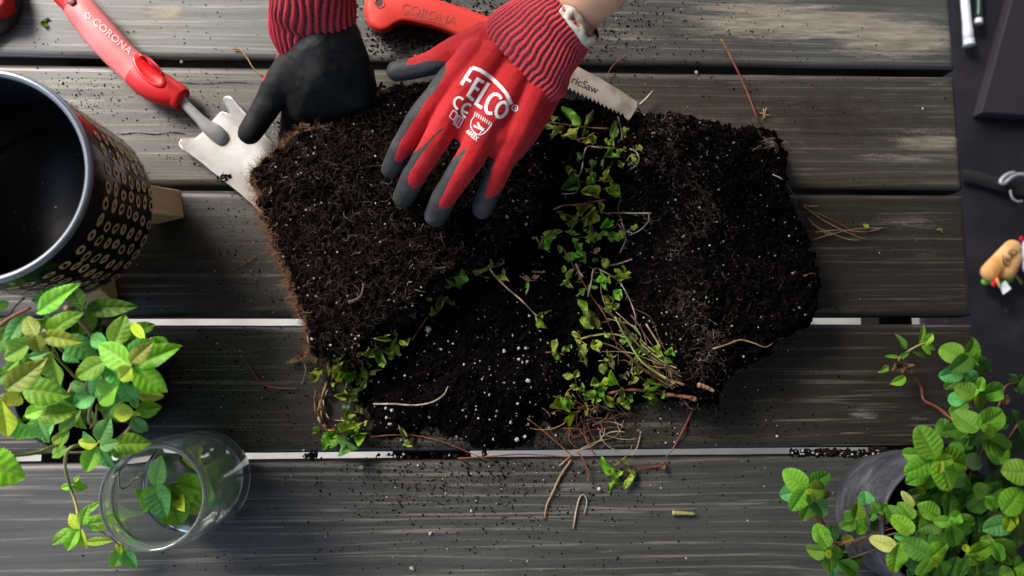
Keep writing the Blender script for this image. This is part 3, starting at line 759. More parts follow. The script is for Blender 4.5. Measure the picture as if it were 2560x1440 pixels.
# print on the back of the glove
def q(a, b): return (1130 + a / 6.545, 150 + b / 6.545)
def Q(*pts): return [q(*p) for p in pts]
mp_ = MB()
def pst(pts, w, n=5): mp_.add(*stroke(treeR, Q(*pts), w / 6.545, .0006, n=n))
pst([(330, 128), (400, 145), (500, 190), (650, 300), (800, 445), (900, 570), (970, 725)], 62)
pst([(150, 405), (235, 268), (330, 128)], 58, 0); pst([(225, 300), (265, 325), (310, 355)], 50, 0)
pst([(262, 585), (340, 450), (430, 295)], 58, 0); pst([(400, 300), (460, 335), (525, 370)], 52, 0); pst([(340, 430), (390, 462), (440, 495)], 50, 0); pst([(245, 560), (300, 612), (352, 665)], 52, 0)
pst([(385, 725), (490, 550), (600, 375)], 58, 0); pst([(370, 700), (430, 745), (492, 785)], 54, 0)
pst([(805, 640), (775, 585), (710, 558), (640, 590), (585, 670), (555, 770), (568, 845), (612, 872), (662, 872)], 54)
pst([(905, 775), (890, 715), (845, 690), (785, 715), (735, 785), (720, 860), (745, 925), (800, 932), (860, 895), (895, 835), (905, 775)], 52)
pst([(1075, 785), (1065, 815), (1030, 832), (995, 815), (982, 780), (1000, 748), (1035, 735), (1065, 752), (1075, 785)], 16); pst([(1012, 805), (1045, 765)], 12, 0); pst([(1030, 770), (1050, 800)], 12, 0)
pst([(185, 650), (140, 615), (85, 618), (42, 665), (40, 730), (65, 780), (100, 808)], 38); pst([(312, 755), (270, 722), (215, 735), (170, 790), (165, 860), (190, 915), (222, 942)], 38); pst([(172, 820), (215, 850), (262, 872)], 30, 0)
for a in ([(-42, 930), (20, 820)], [(20, 820), (88, 868)], [(88, 868), (25, 985)], [(-42, 930), (25, 985)], [(88, 900), (190, 958)], [(190, 958), (108, 1115)], [(108, 1115), (20, 1040)], [(20, 1040), (88, 900)], [(150, 940), (68, 1080)], [(108, 915), (45, 1050)]): pst(a, 14, 0)
pst([(375, 905), (315, 1000), (310, 1100), (365, 1185), (450, 1225), (545, 1180), (650, 1055)], 17); pst([(420, 1020), (455, 1095), (500, 1110)], 30, 3); pst([(350, 1075), (430, 1110), (520, 1155)], 34, 3); pst([(440, 1215), (530, 1115)], 16, 0)
for i in range(9): pst([(385 + i * 33, 845 + i * 22), (365 + i * 33, 905 + i * 22)], 16, 0)
mp_.add(*text_px(treeR, '4443X', *q(215, 1185), 38, 17, .0006, .03, sx=.78))
pr_ = child(obj('white_print', mp_.mesh('white_print', False), MPRINT), gloveR)

# --- palm-up glove at the left
L_ = []
L_ += limb([(622, 334, .034, 30), (652, 290, .040, 33), (690, 225, .052, 40), (730, 165, .066, 46), (770, 130, .080, 46)])
L_.append(hull([(722, 180, .066, 36), (765, 150, .086, 46), (800, 112, .098, 50), (862, 82, .100, 40), (890, 150, .086, 34), (906, 215, .064, 34), (900, 262, .046, 34), (760, 270, .040, 40), (800, 180, .090, 44)]))
L_ += limb([(740, 230, .044, 32), (728, 300, .022, 26), (715, 372, .016, 24)])
L_ += limb([(800, 250, .040, 30), (800, 330, .020, 24), (800, 400, .014, 22)])
L_ += limb([(850, 250, .042, 30), (862, 320, .020, 24), (870, 380, .014, 22)])
L_ += limb([(895, 240, .040, 28), (915, 300, .022, 22), (930, 350, .014, 20)])
L_ += limb([(855, 110, .085, 42), (905, 185, .062, 34), (918, 240, .044, 26)])
Vl, Tl = remesh(L_, .0014, 26, .6); Vl = rumple(Vl, Tl, .0016, 34, 3.0)
plx, ply = PXY(Vl)
REDL = [(560 + a / 3, b / 3) for a, b in [(200, 380), (430, 372), (425, 395), (400, 425), (360, 470), (325, 540), (300, 600), (250, 640)]]
sL = psd(plx, ply, REDL) * RPX(1, .05) + .0004 * fbm(plx, ply, .06, 2, 4)
(Va, Fa), (Vb, Fb) = split(Vl, Tl, sL)
gloveL = child(obj('glove', mesh_fast('glove', Vb, Fb), MBLACK), person); gloveL['label'] = 'black rubber palm of the glove turned palm up'
child(obj('knit_back', mesh_fast('knit_back', Va, Fa), MKNIT), gloveL)
cuffL, cL_ = tubeskin([(786, 150, .070, 84, .014), (786, 112, .080, 108, .019), (784, 62, .094, 110, .025), (780, 10, .114, 108, .028), (776, -50, .128, 108, .029), (772, -120, .145, 106, .030)], 34, .0018, 34 * 8, 'cuff', MCUFF, wavy=.9, twist=.02)
child(cuffL, gloveL)
armL, aL_ = tubeskin([(776, -80, .135, 80, .024), (770, -200, .17, 88, .028), (760, -380, .24, 98, .033), (750, -560, .32, 104, .036)], 3, .0004, 48, 'forearm', MSKIN)
child(armL, person)

# ------------------------------------------------------------------ trowel
MRED = mat('red_plastic', (.56, .010, .012), .42, .4)
def m_pink():
    m = mat('glare_pink_grip', (.62, .075, .080), .42, .4); t = NT(m); n = t.noise(t.coord('Object'), 14, 3)
    t.base(t.mix(t.val(n, .35, .7), (.60, .13, .13), (.66, .24, .24))); t.bump(t.noise(t.coord('Object'), 1200, 2), .2, .0003); return m  # pink over the red: broad sky glare put into the base colour
MGRIP = m_pink()
MREDD = mat('deep_red_thumb_rest', (.62, .006, .010), .33, .45)
def m_steel():
    m = mat('brushed_steel', (.55, .54, .52), .38, .5, .55); t = NT(m); n = t.noise(t.coord('Object', (40, 400, 40)), 1, 4); d = t.noise(t.geo(), 18, 4)
    t.base(t.mix(t.val(d, .45, .75), (.42, .415, .40), (.25, .21, .17))); t.rgh(t.val(n, .3, .7, .45, .6)); t.bump(n, .15, .0003); return m
MSTEEL = m_steel()
trowel = thing('trowel', 'hand trowel with a red handle, its wide steel blade under the thumb', 'trowel', tuple(W(400, 240, 0)))
def bar(path, n, name, mat_, par, flat=1.0):
    """path (px,py,z, half width px); flat = thickness over width"""
    C = np.array(crom([np.array([*W(a, b, z), RPX(r, z)]) for a, b, z, r in path], 6)); k = len(C)
    T = np.gradient(C[:, :3], axis=0); T /= np.linalg.norm(T, axis=1)[:, None]; V = []
    for i in range(k):
        s_ = np.cross(T[i], [0, 0, 1.0]); s_ /= np.linalg.norm(s_); u = np.cross(s_, T[i])
        for j in range(n):
            a = 2 * math.pi * j / n; ca, sa = math.cos(a), math.sin(a)
            ca = math.copysign(abs(ca) ** .85, ca); sa = math.copysign(abs(sa) ** .85, sa)
            V.append(C[i][:3] + s_ * ca * C[i][3] + u * sa * C[i][3] * flat)
    F = [(i * n + j, i * n + (j + 1) % n, (i + 1) * n + (j + 1) % n, (i + 1) * n + j) for i in range(k - 1) for j in range(n)]
    F += [tuple(range(n))[::-1], tuple((k - 1) * n + j for j in range(n))]
    o = obj(name, mesh_from(name, V, F), mat_)
    if par is not None: child(o, par)
    return o, (V, F)
hz = .020
grip, gT = bar([(188, 8, hz, 33), (200, 22, hz, 38), (222, 48, hz, 41), (258, 92, hz, 42), (300, 138, hz, 40), (340, 176, hz, 39), (352, 188, hz, 39)], 32, 'grip', MGRIP, trowel, .8)
nose, gN = bar([(346, 181, hz, 39.6), (372, 205, hz, 41), (410, 228 - 2, hz, 39), (440, 245 - 6, hz, 33), (452, 249, hz, 29), (457, 252, hz, 22)], 32, 'front_grip', MRED, trowel, .8)
capo, gC = bar([(120, -72, hz, 20), (135, -52, hz, 30), (160, -22, hz, 35), (182, 2, hz, 34), (193, 14, hz, 35.5)], 32, 'end_cap', MRED, trowel, .8)
hole_, _ = bar([(168, -14, hz + .0135, 11), (178, 2, hz + .0145, 11), (184, 10, hz + .0145, 7)], 16, 'hanging_hole', mat('deep_red_hole', (.20, .004, .006), .5), trowel, .25)
treeT = bvh(gT, gN, gC)
# raised rim and dished thumb rest
def dish(path, w, name, mat_, off):
    V, F = stroke(treeT, path, 1, off); return V, F
el = lambda cx, cy, a, b, th, n=26: [(cx + a * math.cos(2 * math.pi * i / n) * math.cos(th) - b * math.sin(2 * math.pi * i / n) * math.sin(th), cy + a * math.cos(2 * math.pi * i / n) * math.sin(th) + b * math.sin(2 * math.pi * i / n) * math.cos(th)) for i in range(n)]
def patch(tree, outer, levels, name, mat_, par):
    """dome or dish inside an outline: levels = [(scale, offset)]"""
    cx = sum(p[0] for p in outer) / len(outer); cy = sum(p[1] for p in outer) / len(outer); V = []; n = len(outer)
    for s_, o_ in levels:
        for a, b in outer: V.append(project(tree, cx + (a - cx) * s_, cy + (b - cy) * s_, o_))
    V.append(project(tree, cx, cy, levels[-1][1])); F = [(i * n + j, i * n + (j + 1) % n, (i + 1) * n + (j + 1) % n, (i + 1) * n + j) for i in range(len(levels) - 1) for j in range(n)]
    F += [((len(levels) - 1) * n + j, (len(levels) - 1) * n + (j + 1) % n, len(V) - 1) for j in range(n)]
    o = obj(name, mesh_from(name, V, F), mat_)
    if par is not None: child(o, par)
    return o
patch(treeT, el(373, 177, 56, 25, .80), [(1.0, .0001), (.95, .0010), (.84, .0015), (.74, .0012), (.62, .0004), (.3, .0001)], 'thumb_rest', MREDD, trowel)
mt = MB(); mt.add(*text_px(treeT, 'CORONA', 229, 56, 41, 25, .0006, .012, sx=1.12))
for i in range(6):
    a = i * math.pi / 3; mt.add(*stroke(treeT, [(219 + 7 * math.cos(a) - 2, 40 + 7 * math.sin(a)), (219 + 7 * math.cos(a) + 2.5, 40 + 7 * math.sin(a))], 4.6, .0006, n=0))
mt.add(*stroke(treeT, [(306, 113), (308, 115)], 2.2, .0006, n=0))
child(obj('lettering', mt.mesh('lettering', False), mat('pale_pink_print', (.80, .50, .49), .5)), trowel)
# shank: flat steel tang widening into a boss welded to the blade
mb = MB()
def quadprism(pts, z, h):
    a = [W(x, y, z) for x, y in pts]; b = [Vector((v.x, v.y, v.z - h)) for v in a]; n = len(a)
    return a + b, [tuple(range(n))] + [(i, n + i, n + (i + 1) % n, (i + 1) % n) for i in range(n)] + [tuple(range(n, 2 * n))[::-1]]
shank, _ = bar([(445, 240, .020, 13), (470, 268, .019, 12.5), (500, 298, .016, 13.5), (520, 318, .013, 18), (540, 332, .010, 21), (556, 348, .007, 17), (566, 356, .004, 7)], 12, 'shank', MSTEEL, trowel, .5)
BL = [(456, 377), (449, 368), (447, 358), (452, 349), (463, 345), (478, 346), (490, 345), (504, 334), (516, 318), (534, 300), (550, 282), (556, 279), (567, 281), (578, 288), (579, 296), (572, 278), (563, 262), (558, 250), (562, 242), (572, 239), (581, 243), (600, 266), (622, 290), (650, 320), (668, 342), (682, 356), (698, 372), (745, 420), (770, 470), (740, 540), (690, 552), (660, 540), (634, 516), (600, 485), (565, 457), (530, 430), (502, 407), (470, 384)]
def bl_z(px, py):
    a = math.radians(41); u = (px - 560) * math.cos(a) + (py - 340) * math.sin(a); v = -(px - 560) * math.sin(a) + (py - 340) * math.cos(a)
    return .0035 + .000012 * 0 + .0085 * min(1.2, (abs(v) / 95) ** 2) + .004 * max(0, -v - 40) / 60
bm = bmesh.new(); vs = [bm.verts.new((a, b, 0)) for a, b in BL]; bm.faces.new(vs); bmesh.ops.triangulate(bm, faces=bm.faces)
for _ in range(5):
    es = [e for e in bm.edges if e.calc_length() > 9]
    if es: bmesh.ops.subdivide_edges(bm, edges=es, cuts=1); bmesh.ops.triangulate(bm, faces=bm.faces)
for v in bm.verts: v.co = W(v.co.x, v.co.y, bl_z(v.co.x, v.co.y))
blade = child(obj('blade', bm_mesh(bm, 'blade', True), MSTEEL), trowel); so = blade.modifiers.new('thick', 'SOLIDIFY'); so.thickness = .0015; so.offset = -1
tb = bvh(([W(a, b, bl_z(a, b)) for a, b in BL], [tuple(range(len(BL)))]))
mfold = mat('blade_fold_line', (.22, .20, .18), .5, .5, .6)
mb = MB()
for i, pp in enumerate(([(553, 290), (590, 330), (604, 352)],)):
    P = crom([(a, b, 0) for a, b in pp], 6)
    mb.tube([W(p[0], p[1], bl_z(p[0], p[1]) + .0002) for p in P], .0004, 5)
child(mb.build('crease', mfold), trowel)
# clods that lie on the blade
g = []
for _ in range(90):
    px = random.gauss(610, 40); py = random.gauss(420, 28)
    if psd(np.array([px]), np.array([py]), BL)[0] < 4: continue
    p = W(px, py, bl_z(px, py)); g.append((p.x, p.y, p.z, .0003 + .0011 * random.random() ** 2.5))
for _ in range(40):
    px = random.gauss(562, 7); py = random.gauss(446, 5); p = W(px, py, bl_z(px, py) + .001); g.append((p.x, p.y, p.z, random.uniform(.0006, .0020)))
grains(g, 'soil_crumbs', MCRUMB, None, TETS, 'dark crumbs of soil lying on the steel trowel blade', 'soil')

# ------------------------------------------------------------------ pruning saw
MREDO = mat('matte_red_rubber', (.56, .026, .014), .55, .35)
saw = thing('pruning_saw', 'pruning saw with a red rubber handle lying half under the red glove', 'saw', tuple(W(1150, 60, 0)))
HO = [(908, 18), (916, -4), (935, -14), (975, -12), (1010, -14), (1060, -8), (1110, 4), (1160, 20), (1210, 38), (1270, 60), (1330, 84), (1390, 112), (1430, 140), (1420, 178), (1380, 190), (1320, 165), (1260, 140), (1200, 118), (1150, 98), (1100, 78), (1050, 66), (1012, 60), (992, 66), (975, 78), (955, 83), (935, 76), (918, 58)]
HOs = [tuple(p[:2]) for p in crom([(a, b, 0) for a, b in HO] + [(908, 18, 0)], 3)][:-1]
# a rounded handle: rings shrinking towards the top
cxs = []
V = []; n = len(HOs); lv = [(0, .006), (0, .018), (2.5, .0235), (6, .0270), (11, .029), (17, .0298)]
def inset(poly, d):
    P = np.array(poly); nx_ = np.roll(P, -1, 0) - np.roll(P, 1, 0); nx_ /= np.linalg.norm(nx_, axis=1)[:, None] + 1e-9
    N = np.stack([-nx_[:, 1], nx_[:, 0]], 1); return P + N * d
area = sum(HOs[i][0] * HOs[(i + 1) % n][1] - HOs[(i + 1) % n][0] * HOs[i][1] for i in range(n))
for d, z in lv:
    for a, b in inset(HOs, d if area > 0 else -d): V.append(W(a, b, z))
F = [(i * n + j, i * n + (j + 1) % n, (i + 1) * n + (j + 1) % n, (i + 1) * n + j) for i in range(len(lv) - 1) for j in range(n)]
bm = bmesh.new(); bv = [bm.verts.new(v) for v in V]; [bm.faces.new([bv[k] for k in f]) for f in F]
top = bm.faces.new(bv[-n:]); bmesh.ops.triangulate(bm, faces=[top]); bmesh.ops.recalc_face_normals(bm, faces=bm.faces)
hm = bm_mesh(bm, 'handle', True); sh = child(obj('handle', hm, MREDO), saw)
hm.calc_loop_triangles()
treeS = bvh(([v.co[:] for v in hm.vertices], [tuple(t.vertices) for t in hm.loop_triangles]))
V, F = [], []
for rr, zz in ((11.5, .0306), (9.5, .0302), (8, .0290)):
    for i in range(20): V.append(W(949 + rr * math.cos(i * math.pi / 10), 8 + rr * math.sin(i * math.pi / 10), zz))
F = [(r * 20 + i, r * 20 + (i + 1) % 20, (r + 1) * 20 + (i + 1) % 20, (r + 1) * 20 + i) for r in range(2) for i in range(20)]
child(obj('hole_rim', mesh_from('hole_rim', V, F), MREDO), saw)
V = [W(949 + 9 * math.cos(i * math.pi / 10), 8 + 9 * math.sin(i * math.pi / 10), .0300) for i in range(20)]
child(obj('hanging_hole', mesh_from('hanging_hole', V, [tuple(range(20))[::-1]]), mat('dark_hole', (.05, .045, .04), .8)), saw)
mt = MB(); mt.add(*text_px(treeS, 'CORONA', 1001, 26, 15, 30, .0005, .008, sx=1.08)); mt.add(*text_px(treeS, 'PROFESSIONAL', 1008, 38, 14, 13.5, .0005, .012, sx=1.22))
child(obj('embossed_lettering', mt.mesh('embossed_lettering', False), mat('embossed_red', (.33, .030, .018), .6)), saw)
BO = [(1380, 128), (1452, 171), (1500, 196), (1548, 225), (1593, 255), (1592, 268), (1580, 290), (1572, 301), (1565, 296)]
teeth = []
x0, y0, x1, y1 = 1562, 294, 1360, 196
nT = 20
for i in range(nT):
    a = i / nT; b_ = (i + .55) / nT
    teeth += [(x0 + (x1 - x0) * a, y0 + (y1 - y0) * a - 1), (x0 + (x1 - x0) * a - 5, y0 + (y1 - y0) * a - 12)]
BO += teeth + [(1350, 185)]
poly = [tuple(W(a, b, .045))[:2] for a, b in BO]
msaw = mat('saw_steel', (.50, .45, .38), .45, .5, .75); t_ = NT(msaw); t_.base(t_.ramp(t_.noise(t_.geo(), 60, 5), [(.35, (.34, .28, .21)), (.6, (.56, .50, .43))]))
bl2 = child(obj('blade', bm_mesh(prism(poly, .0442, .0455), 'blade'), msaw), saw)
V2 = [(*p, .0455) for p in poly]
tb2 = bvh(([W(1300, 100, .0455), W(1700, 100, .0455), W(1700, 400, .0455), W(1300, 400, .0455)], [(0, 1, 2, 3)]))
mt = MB(); mt.add(*text_px(tb2, 'ricSaw', 1426, 205, 25, 27, .0004, .014, sx=1.0))
child(obj('lettering', mt.mesh('lettering', False), mat('dark_print', (.03, .025, .022), .6)), saw)

# ------------------------------------------------------------------ planter with the ring pattern
PZ = .190; PB = .060
pc = W(-52, 441, PZ); PR = RPX(275, PZ)
planter = thing('planter', 'glossy black planter printed with golden rings, standing on wooden legs', 'planter', (pc.x, pc.y, 0))
def m_glaze():
    m = mat('black_enamel', (.008, .008, .010), .16, .5); t = NT(m); t.rgh(t.val(t.noise(t.geo(), 12, 4), .3, .7, .10, .24)); return m
MENAM = m_glaze()
prof = [(PR * .90, PB), (PR * .975, PB + .002), (PR * .992, PB + .008), (PR * .990, PZ - .006), (PR * .985, PZ - .003)]
child(obj('body', mesh_from('body', *lathe(prof, 96, (pc.x, pc.y))), MENAM), planter)
minn = mat('black_inside', (.016, .016, .017), .36, .4)
prof = [(PR * .955, PZ - .003), (PR * .95, PZ - .03), (PR * .94, PB + .055), (PR * .93, PB + .030), (PR * .80, PB + .026), (PR * .795, PB + .022), (PR * .78, PB + .012), (.001, PB + .011)]
child(obj('inner_wall', mesh_from('inner_wall', *[x if i == 0 else [f[::-1] for f in x] for i, x in enumerate(lathe(prof, 96, (pc.x, pc.y)))]), minn), planter)
mrim = mat('rolled_steel_rim', (.16, .17, .20), .22, .5, .55)
prof = [(PR * .97 + .0036 * math.cos(a), PZ + .0030 * math.sin(a)) for a in [i * math.pi / 6 for i in range(13)]]
child(obj('rim', mesh_from('rim', *lathe(prof, 128, (pc.x, pc.y))), mrim), planter)
mgold = mat('gold_print', (.36, .22, .11), .5, .3); t_ = NT(mgold); t_.base(t_.ramp(t_.noise(t_.geo(), 220, 2), [(.35, (.44, .28, .13)), (.6, (.62, .43, .23))]))
mb = MB(); NC = 36; rr_ = random.Random(3)
for c in range(NC):
    for r in range(7):
        an = 2 * math.pi * (c + .15 * rr_.uniform(-1, 1)) / NC; zc = PZ - .029 - r * .0152 + rr_.uniform(-.0008, .0008)
        aw = .0060 * rr_.uniform(.88, 1.08); bw = .0052 * rr_.uniform(.8, 1.05); tk = rr_.uniform(.32, .56); n = 14; V = []; ph = rr_.uniform(0, 6)
        for k in range(n):
            t1 = 2 * math.pi * k / n; wob_ = 1 + .12 * math.sin(2 * t1 + ph) + .06 * rr_.uniform(-1, 1)
            for s_ in (1, tk * (1 + .25 * rr_.uniform(-1, 1))):
                da = aw * s_ * wob_ * math.cos(t1) / PR; dz = bw * s_ * wob_ * math.sin(t1)
                R2 = PR * .992 + .0005
                V.append((pc.x + R2 * math.cos(an + da), pc.y + R2 * math.sin(an + da), zc + dz))
        mb.add(V, [(2 * k, 2 * k + 1, (2 * k + 3) % (2 * n), (2 * k + 2) % (2 * n)) for k in range(n)])
o = child(mb.build('printed_rings', mgold, smooth=False), planter); o['kind'] = 'stuff'
mleg = mat('pale_wood', (.50, .33, .17), .6, .3); t_ = NT(mleg); t_.base(t_.ramp(t_.noise(t_.coord('Object', (40, 400, 40)), 1, 3), [(.3, (.56, .36, .17)), (.7, (.72, .50, .27))]))
lx, ly = W(420, 518, .0)[0], W(420, 518, .0)[1]
la = math.atan2(ly - pc.y, lx - pc.x); lr = math.hypot(lx - pc.x, ly - pc.y)
for k in range(4):
    a = la + k * math.pi / 2; hw = .0165
    def pt(r, s_, z): return (pc.x + r * math.cos(a) - s_ * math.sin(a), pc.y + r * math.sin(a) + s_ * math.cos(a), z)
    V = [pt(lr - .014, -hw, 0), pt(lr + .016, -hw * .9, 0), pt(lr + .016, hw, 0), pt(lr - .014, hw, 0), pt(lr - .050, -hw, PB - .001), pt(lr - .012, -hw, PB - .001), pt(lr - .012, hw, PB - .001), pt(lr - .050, hw, PB - .001)]
    bm = bmesh.new(); b_ = [bm.verts.new(v) for v in V]
    for f in ((3, 2, 1, 0), (4, 5, 6, 7), (0, 1, 5, 4), (1, 2, 6, 5), (2, 3, 7, 6), (3, 0, 4, 7)): bm.faces.new([b_[i] for i in f])
    bmesh.ops.bevel(bm, geom=bm.edges[:], offset=.001, segments=1, affect='EDGES')
    child(obj('leg', bm_mesh(bm, 'leg'), mleg), planter)
g = []
for _ in range(26):
    a, r = random.uniform(0, 6.28), random.uniform(0, PR * .7); g.append((pc.x + r * math.cos(a), pc.y + r * math.sin(a), PB + .0112, random.uniform(.0004, .0012)))
child(grains(g, 'perlite_specks', MPERL, None, TETS), planter)

# ------------------------------------------------------------------ glass jar
JZ = .134; jc = W(380, 1245, JZ); JR = RPX(128, JZ); JB = JR * 1.085
jar = thing('glass_jar', 'clear wide-mouthed glass jar of water with mint cuttings, no lid', 'jar', (jc.x, jc.y, 0))
mglass = bpy.data.materials.new('clear_glass'); mglass.use_nodes = True
b = mglass.node_tree.nodes['Principled BSDF']; b.inputs['Base Color'].default_value = (.99, 1, .995, 1); b.inputs['Roughness'].default_value = 0.0; b.inputs['IOR'].default_value = 1.34; b.inputs['Coat Weight'].default_value = 1.0; b.inputs['Coat IOR'].default_value = 1.6; b.inputs['Transmission Weight'].default_value = 1.0
th = .0026
outer = [(.0005, .0030), (JB * .62, .0028), (JB * .80, .0010), (JB * .90, .0006), (JB * .965, .004), (JB, .012), (JB * 1.0, .060), (JB, .090), (JB * .985, .100), (JB * .955, .108), (JR * .950, .1145), (JR * .945, .119), (JR * .960, .123), (JR * .985, .1262), (JR * .997, .1300), (JR * .985, .1330), (JR * .965, .1343)]
inner = [(JR * .945, .1343), (JR * .915, .1325), (JR * .900, .128), (JR * .895, .118), (JR * .905, .113), (JB * .93 - th * .2, .104), (JB - th * 1.3, .094), (JB - th * 1.15, .060), (JB - th * 1.2, .014), (JB * .90, .0075), (JB * .75, .0058), (.0005, .0062)]
tg_ = NT(mglass); df = tg_.n('ShaderNodeBsdfDiffuse'); df.inputs['Color'].default_value = (.85, .92, .87, 1); mxg = tg_.n('ShaderNodeMixShader'); mxg.inputs[0].default_value = .045
tg_.l(tg_.b.outputs[0], mxg.inputs[1]); tg_.l(df.outputs[0], mxg.inputs[2]); tg_.l(mxg.outputs[0], tg_.out.inputs['Surface'])
child(obj('glass', mesh_from('glass', *lathe(outer + inner, 96, (jc.x, jc.y))), mglass), jar)
mwat = bpy.data.materials.new('water'); mwat.use_nodes = True
b = mwat.node_tree.nodes['Principled BSDF']; b.inputs['Base Color'].default_value = (.93, .99, .95, 1); b.inputs['Roughness'].default_value = 0.0; b.inputs['IOR'].default_value = 1.33; b.inputs['Transmission Weight'].default_value = 1.0
wp = [(.0005, .0067), (JB * .74, .0064), (JB * .885, .0083), (JB - th * 1.3 - .0004, .0145), (JB - th * 1.25 - .0004, .045), (JB - th * 1.25 - .0010, .046), (.0005, .0455)]
child(obj('water', mesh_from('water', *lathe(wp, 64, (jc.x, jc.y))), mwat), jar)
# ------------------------------------------------------------------ pots on the right and on the left
RZc = .120; rc = W(2368, 1322, RZc); RRr = RPX(172, RZc)
rpot = thing('flower_pot', 'round bulging black pot with chalky grey bloom, mint spilling over it', 'pot', (rc.x, rc.y, 0))
def m_rpot():
    m = mat('weathered_black_pot', (.03, .03, .035), .6, .4); t = NT(m); v = t.geo((1, 1, 2.2))
    c = t.ramp(t.noise(v, 16, 7, .72), [(.36, (.012, .012, .016)), (.52, (.045, .046, .055)), (.70, (.13, .13, .14))]); s_ = t.noise(t.geo((60, 60, 6)), 5, 4)
    t.base(t.mix(t.val(s_, .5, .75, 0, .6), c, (.09, .09, .10))); t.bump(s_, .3, .001); return m
MRPOT = m_rpot()
prof = [(.001, .0005), (RRr * .70, .0005), (RRr * .80, .004), (RRr * .93, .020), (RRr * 1.02, .045), (RRr * 1.05, .070), (RRr * 1.02, .095), (RRr * .98, .110), (RRr * .985, .118), (RRr * .96, .1215), (RRr * .92, .119), (RRr * .91, .108)]
child(obj('body', mesh_from('body', *lathe(prof, 96, (rc.x, rc.y))), MRPOT), rpot)
def soil_disc(cx, cy, r, z, name, par, sd):
    n = 40; V = [(cx, cy, z)]; F = []
    for i in range(1, 12):
        for j in range(n):
            a = 2 * math.pi * j / n; x, y = cx + r * i / 11 * math.cos(a), cy + r * i / 11 * math.sin(a)
            V.append((x, y, z + .006 * float(fbm(np.array([x]), np.array([y]), 120, 4, sd)[0])))
    F = [(0, 1 + j, 1 + (j + 1) % n) for j in range(n)] + [(1 + (i * n) + j, 1 + (i + 1) * n + j, 1 + (i + 1) * n + (j + 1) % n, 1 + i * n + (j + 1) % n) for i in range(10) for j in range(n)]
    return child(obj(name, mesh_from(name, V, F), MSOIL_M), par)
soil_disc(rc.x, rc.y, RRr * .925, .102, 'soil', rpot, 3)
LZc = .095; lc = W(198, 968, LZc); LR = RPX(158, LZc)
lpot = thing('nursery_pot', 'thin black plastic nursery pot almost hidden under the mint at the left', 'pot', (lc.x, lc.y, 0))
mnur = mat('black_plastic', (.010, .010, .011), .35, .5)
prof = [(.001, .0006), (LR * .76, .0006), (LR * .78, .003), (LR * .95, LZc - .014), (LR * .99, LZc - .012), (LR * 1.0, LZc), (LR * .975, LZc + .0005), (LR * .965, LZc - .003), (LR * .93, LZc - .02)]
child(obj('body', mesh_from('body', *lathe(prof, 96, (lc.x, lc.y))), mnur), lpot)
soil_disc(lc.x, lc.y, LR * .94, LZc - .018, 'soil', lpot, 8)
# ------------------------------------------------------------------ leaves
def leaf_mesh(name, kind, sd, fold=.25, curl=.25, ridge=.02, wave=.0, serr=.02, nv=26, nu=12, nveins=6, curlup=0.0, holes=False):
    rr = random.Random(sd); V = []; A = []; UV = []
    ph = rr.uniform(0, 6)
    for i in range(nv + 1):
        t = i / nv
        if kind == 'round': w_ = (max(t, 0) ** .52) * (max(1 - t, 0) ** .56) * 2.12 * (1 - .22 * (t - .45))
        elif kind == 'point': w_ = (max(t, 0) ** .70) * (max(1 - t, 0) ** .98) * 3.08
        else: w_ = (max(t, 0) ** .9) * (max(1 - t, 0) ** 1.0) * 3.6
        w_ = min(w_, 1.08)
        bend = .05 * math.sin(ph + t * 3.0)
        for j in range(nu + 1):
            s_ = -1 + 2 * j / nu; sg = abs(s_)
            ww = w_ * (1 + (serr * (1 if (i % 2) else -1) if sg > .99 else 0))
            x = s_ * ww * .5
            vein = t * nveins * 1.0 - sg * 1.15 + (.35 if s_ > 0 else 0)
            f = vein - math.floor(vein); dv = min(f, 1 - f) * 2           # 0 on a side vein
            win = min(1, sg * 5) * min(1, (1 - sg) * 3 + .25) * min(1, t * 5) * min(1, (1 - t) * 5)
            z = fold * abs(x) + ridge * (dv ** .7) * win - .018 * math.exp(-(x / .03) ** 2)
            z += -curl * t * t * .5 + curlup * (sg ** 2) * w_ * .3 + wave * math.sin(t * 9 + ph) * sg * s_ + wave * .8 * math.sin(t * 5 + 2 * ph) * sg
            yy = t - (.05 * sg if kind == 'round' else .03 * sg) * (1 - t)
            V.append((x + bend * t, yy, z))
            A.append(max(math.exp(-(x / .022) ** 2) * (1 - .5 * t), .75 * math.exp(-(dv / .20) ** 2) * win))
    n1 = nu + 1
    F = [(i * n1 + j, i * n1 + j + 1, (i + 1) * n1 + j + 1, (i + 1) * n1 + j) for i in range(nv) for j in range(nu) if not (holes and vnoise(np.array([i * .45]), np.array([j * .6]), sd)[0] > .74)]
    me = mesh_from(name, V, F); at = me.attributes.new('vein', 'FLOAT', 'POINT'); at.data.foreach_set('value', A); return me
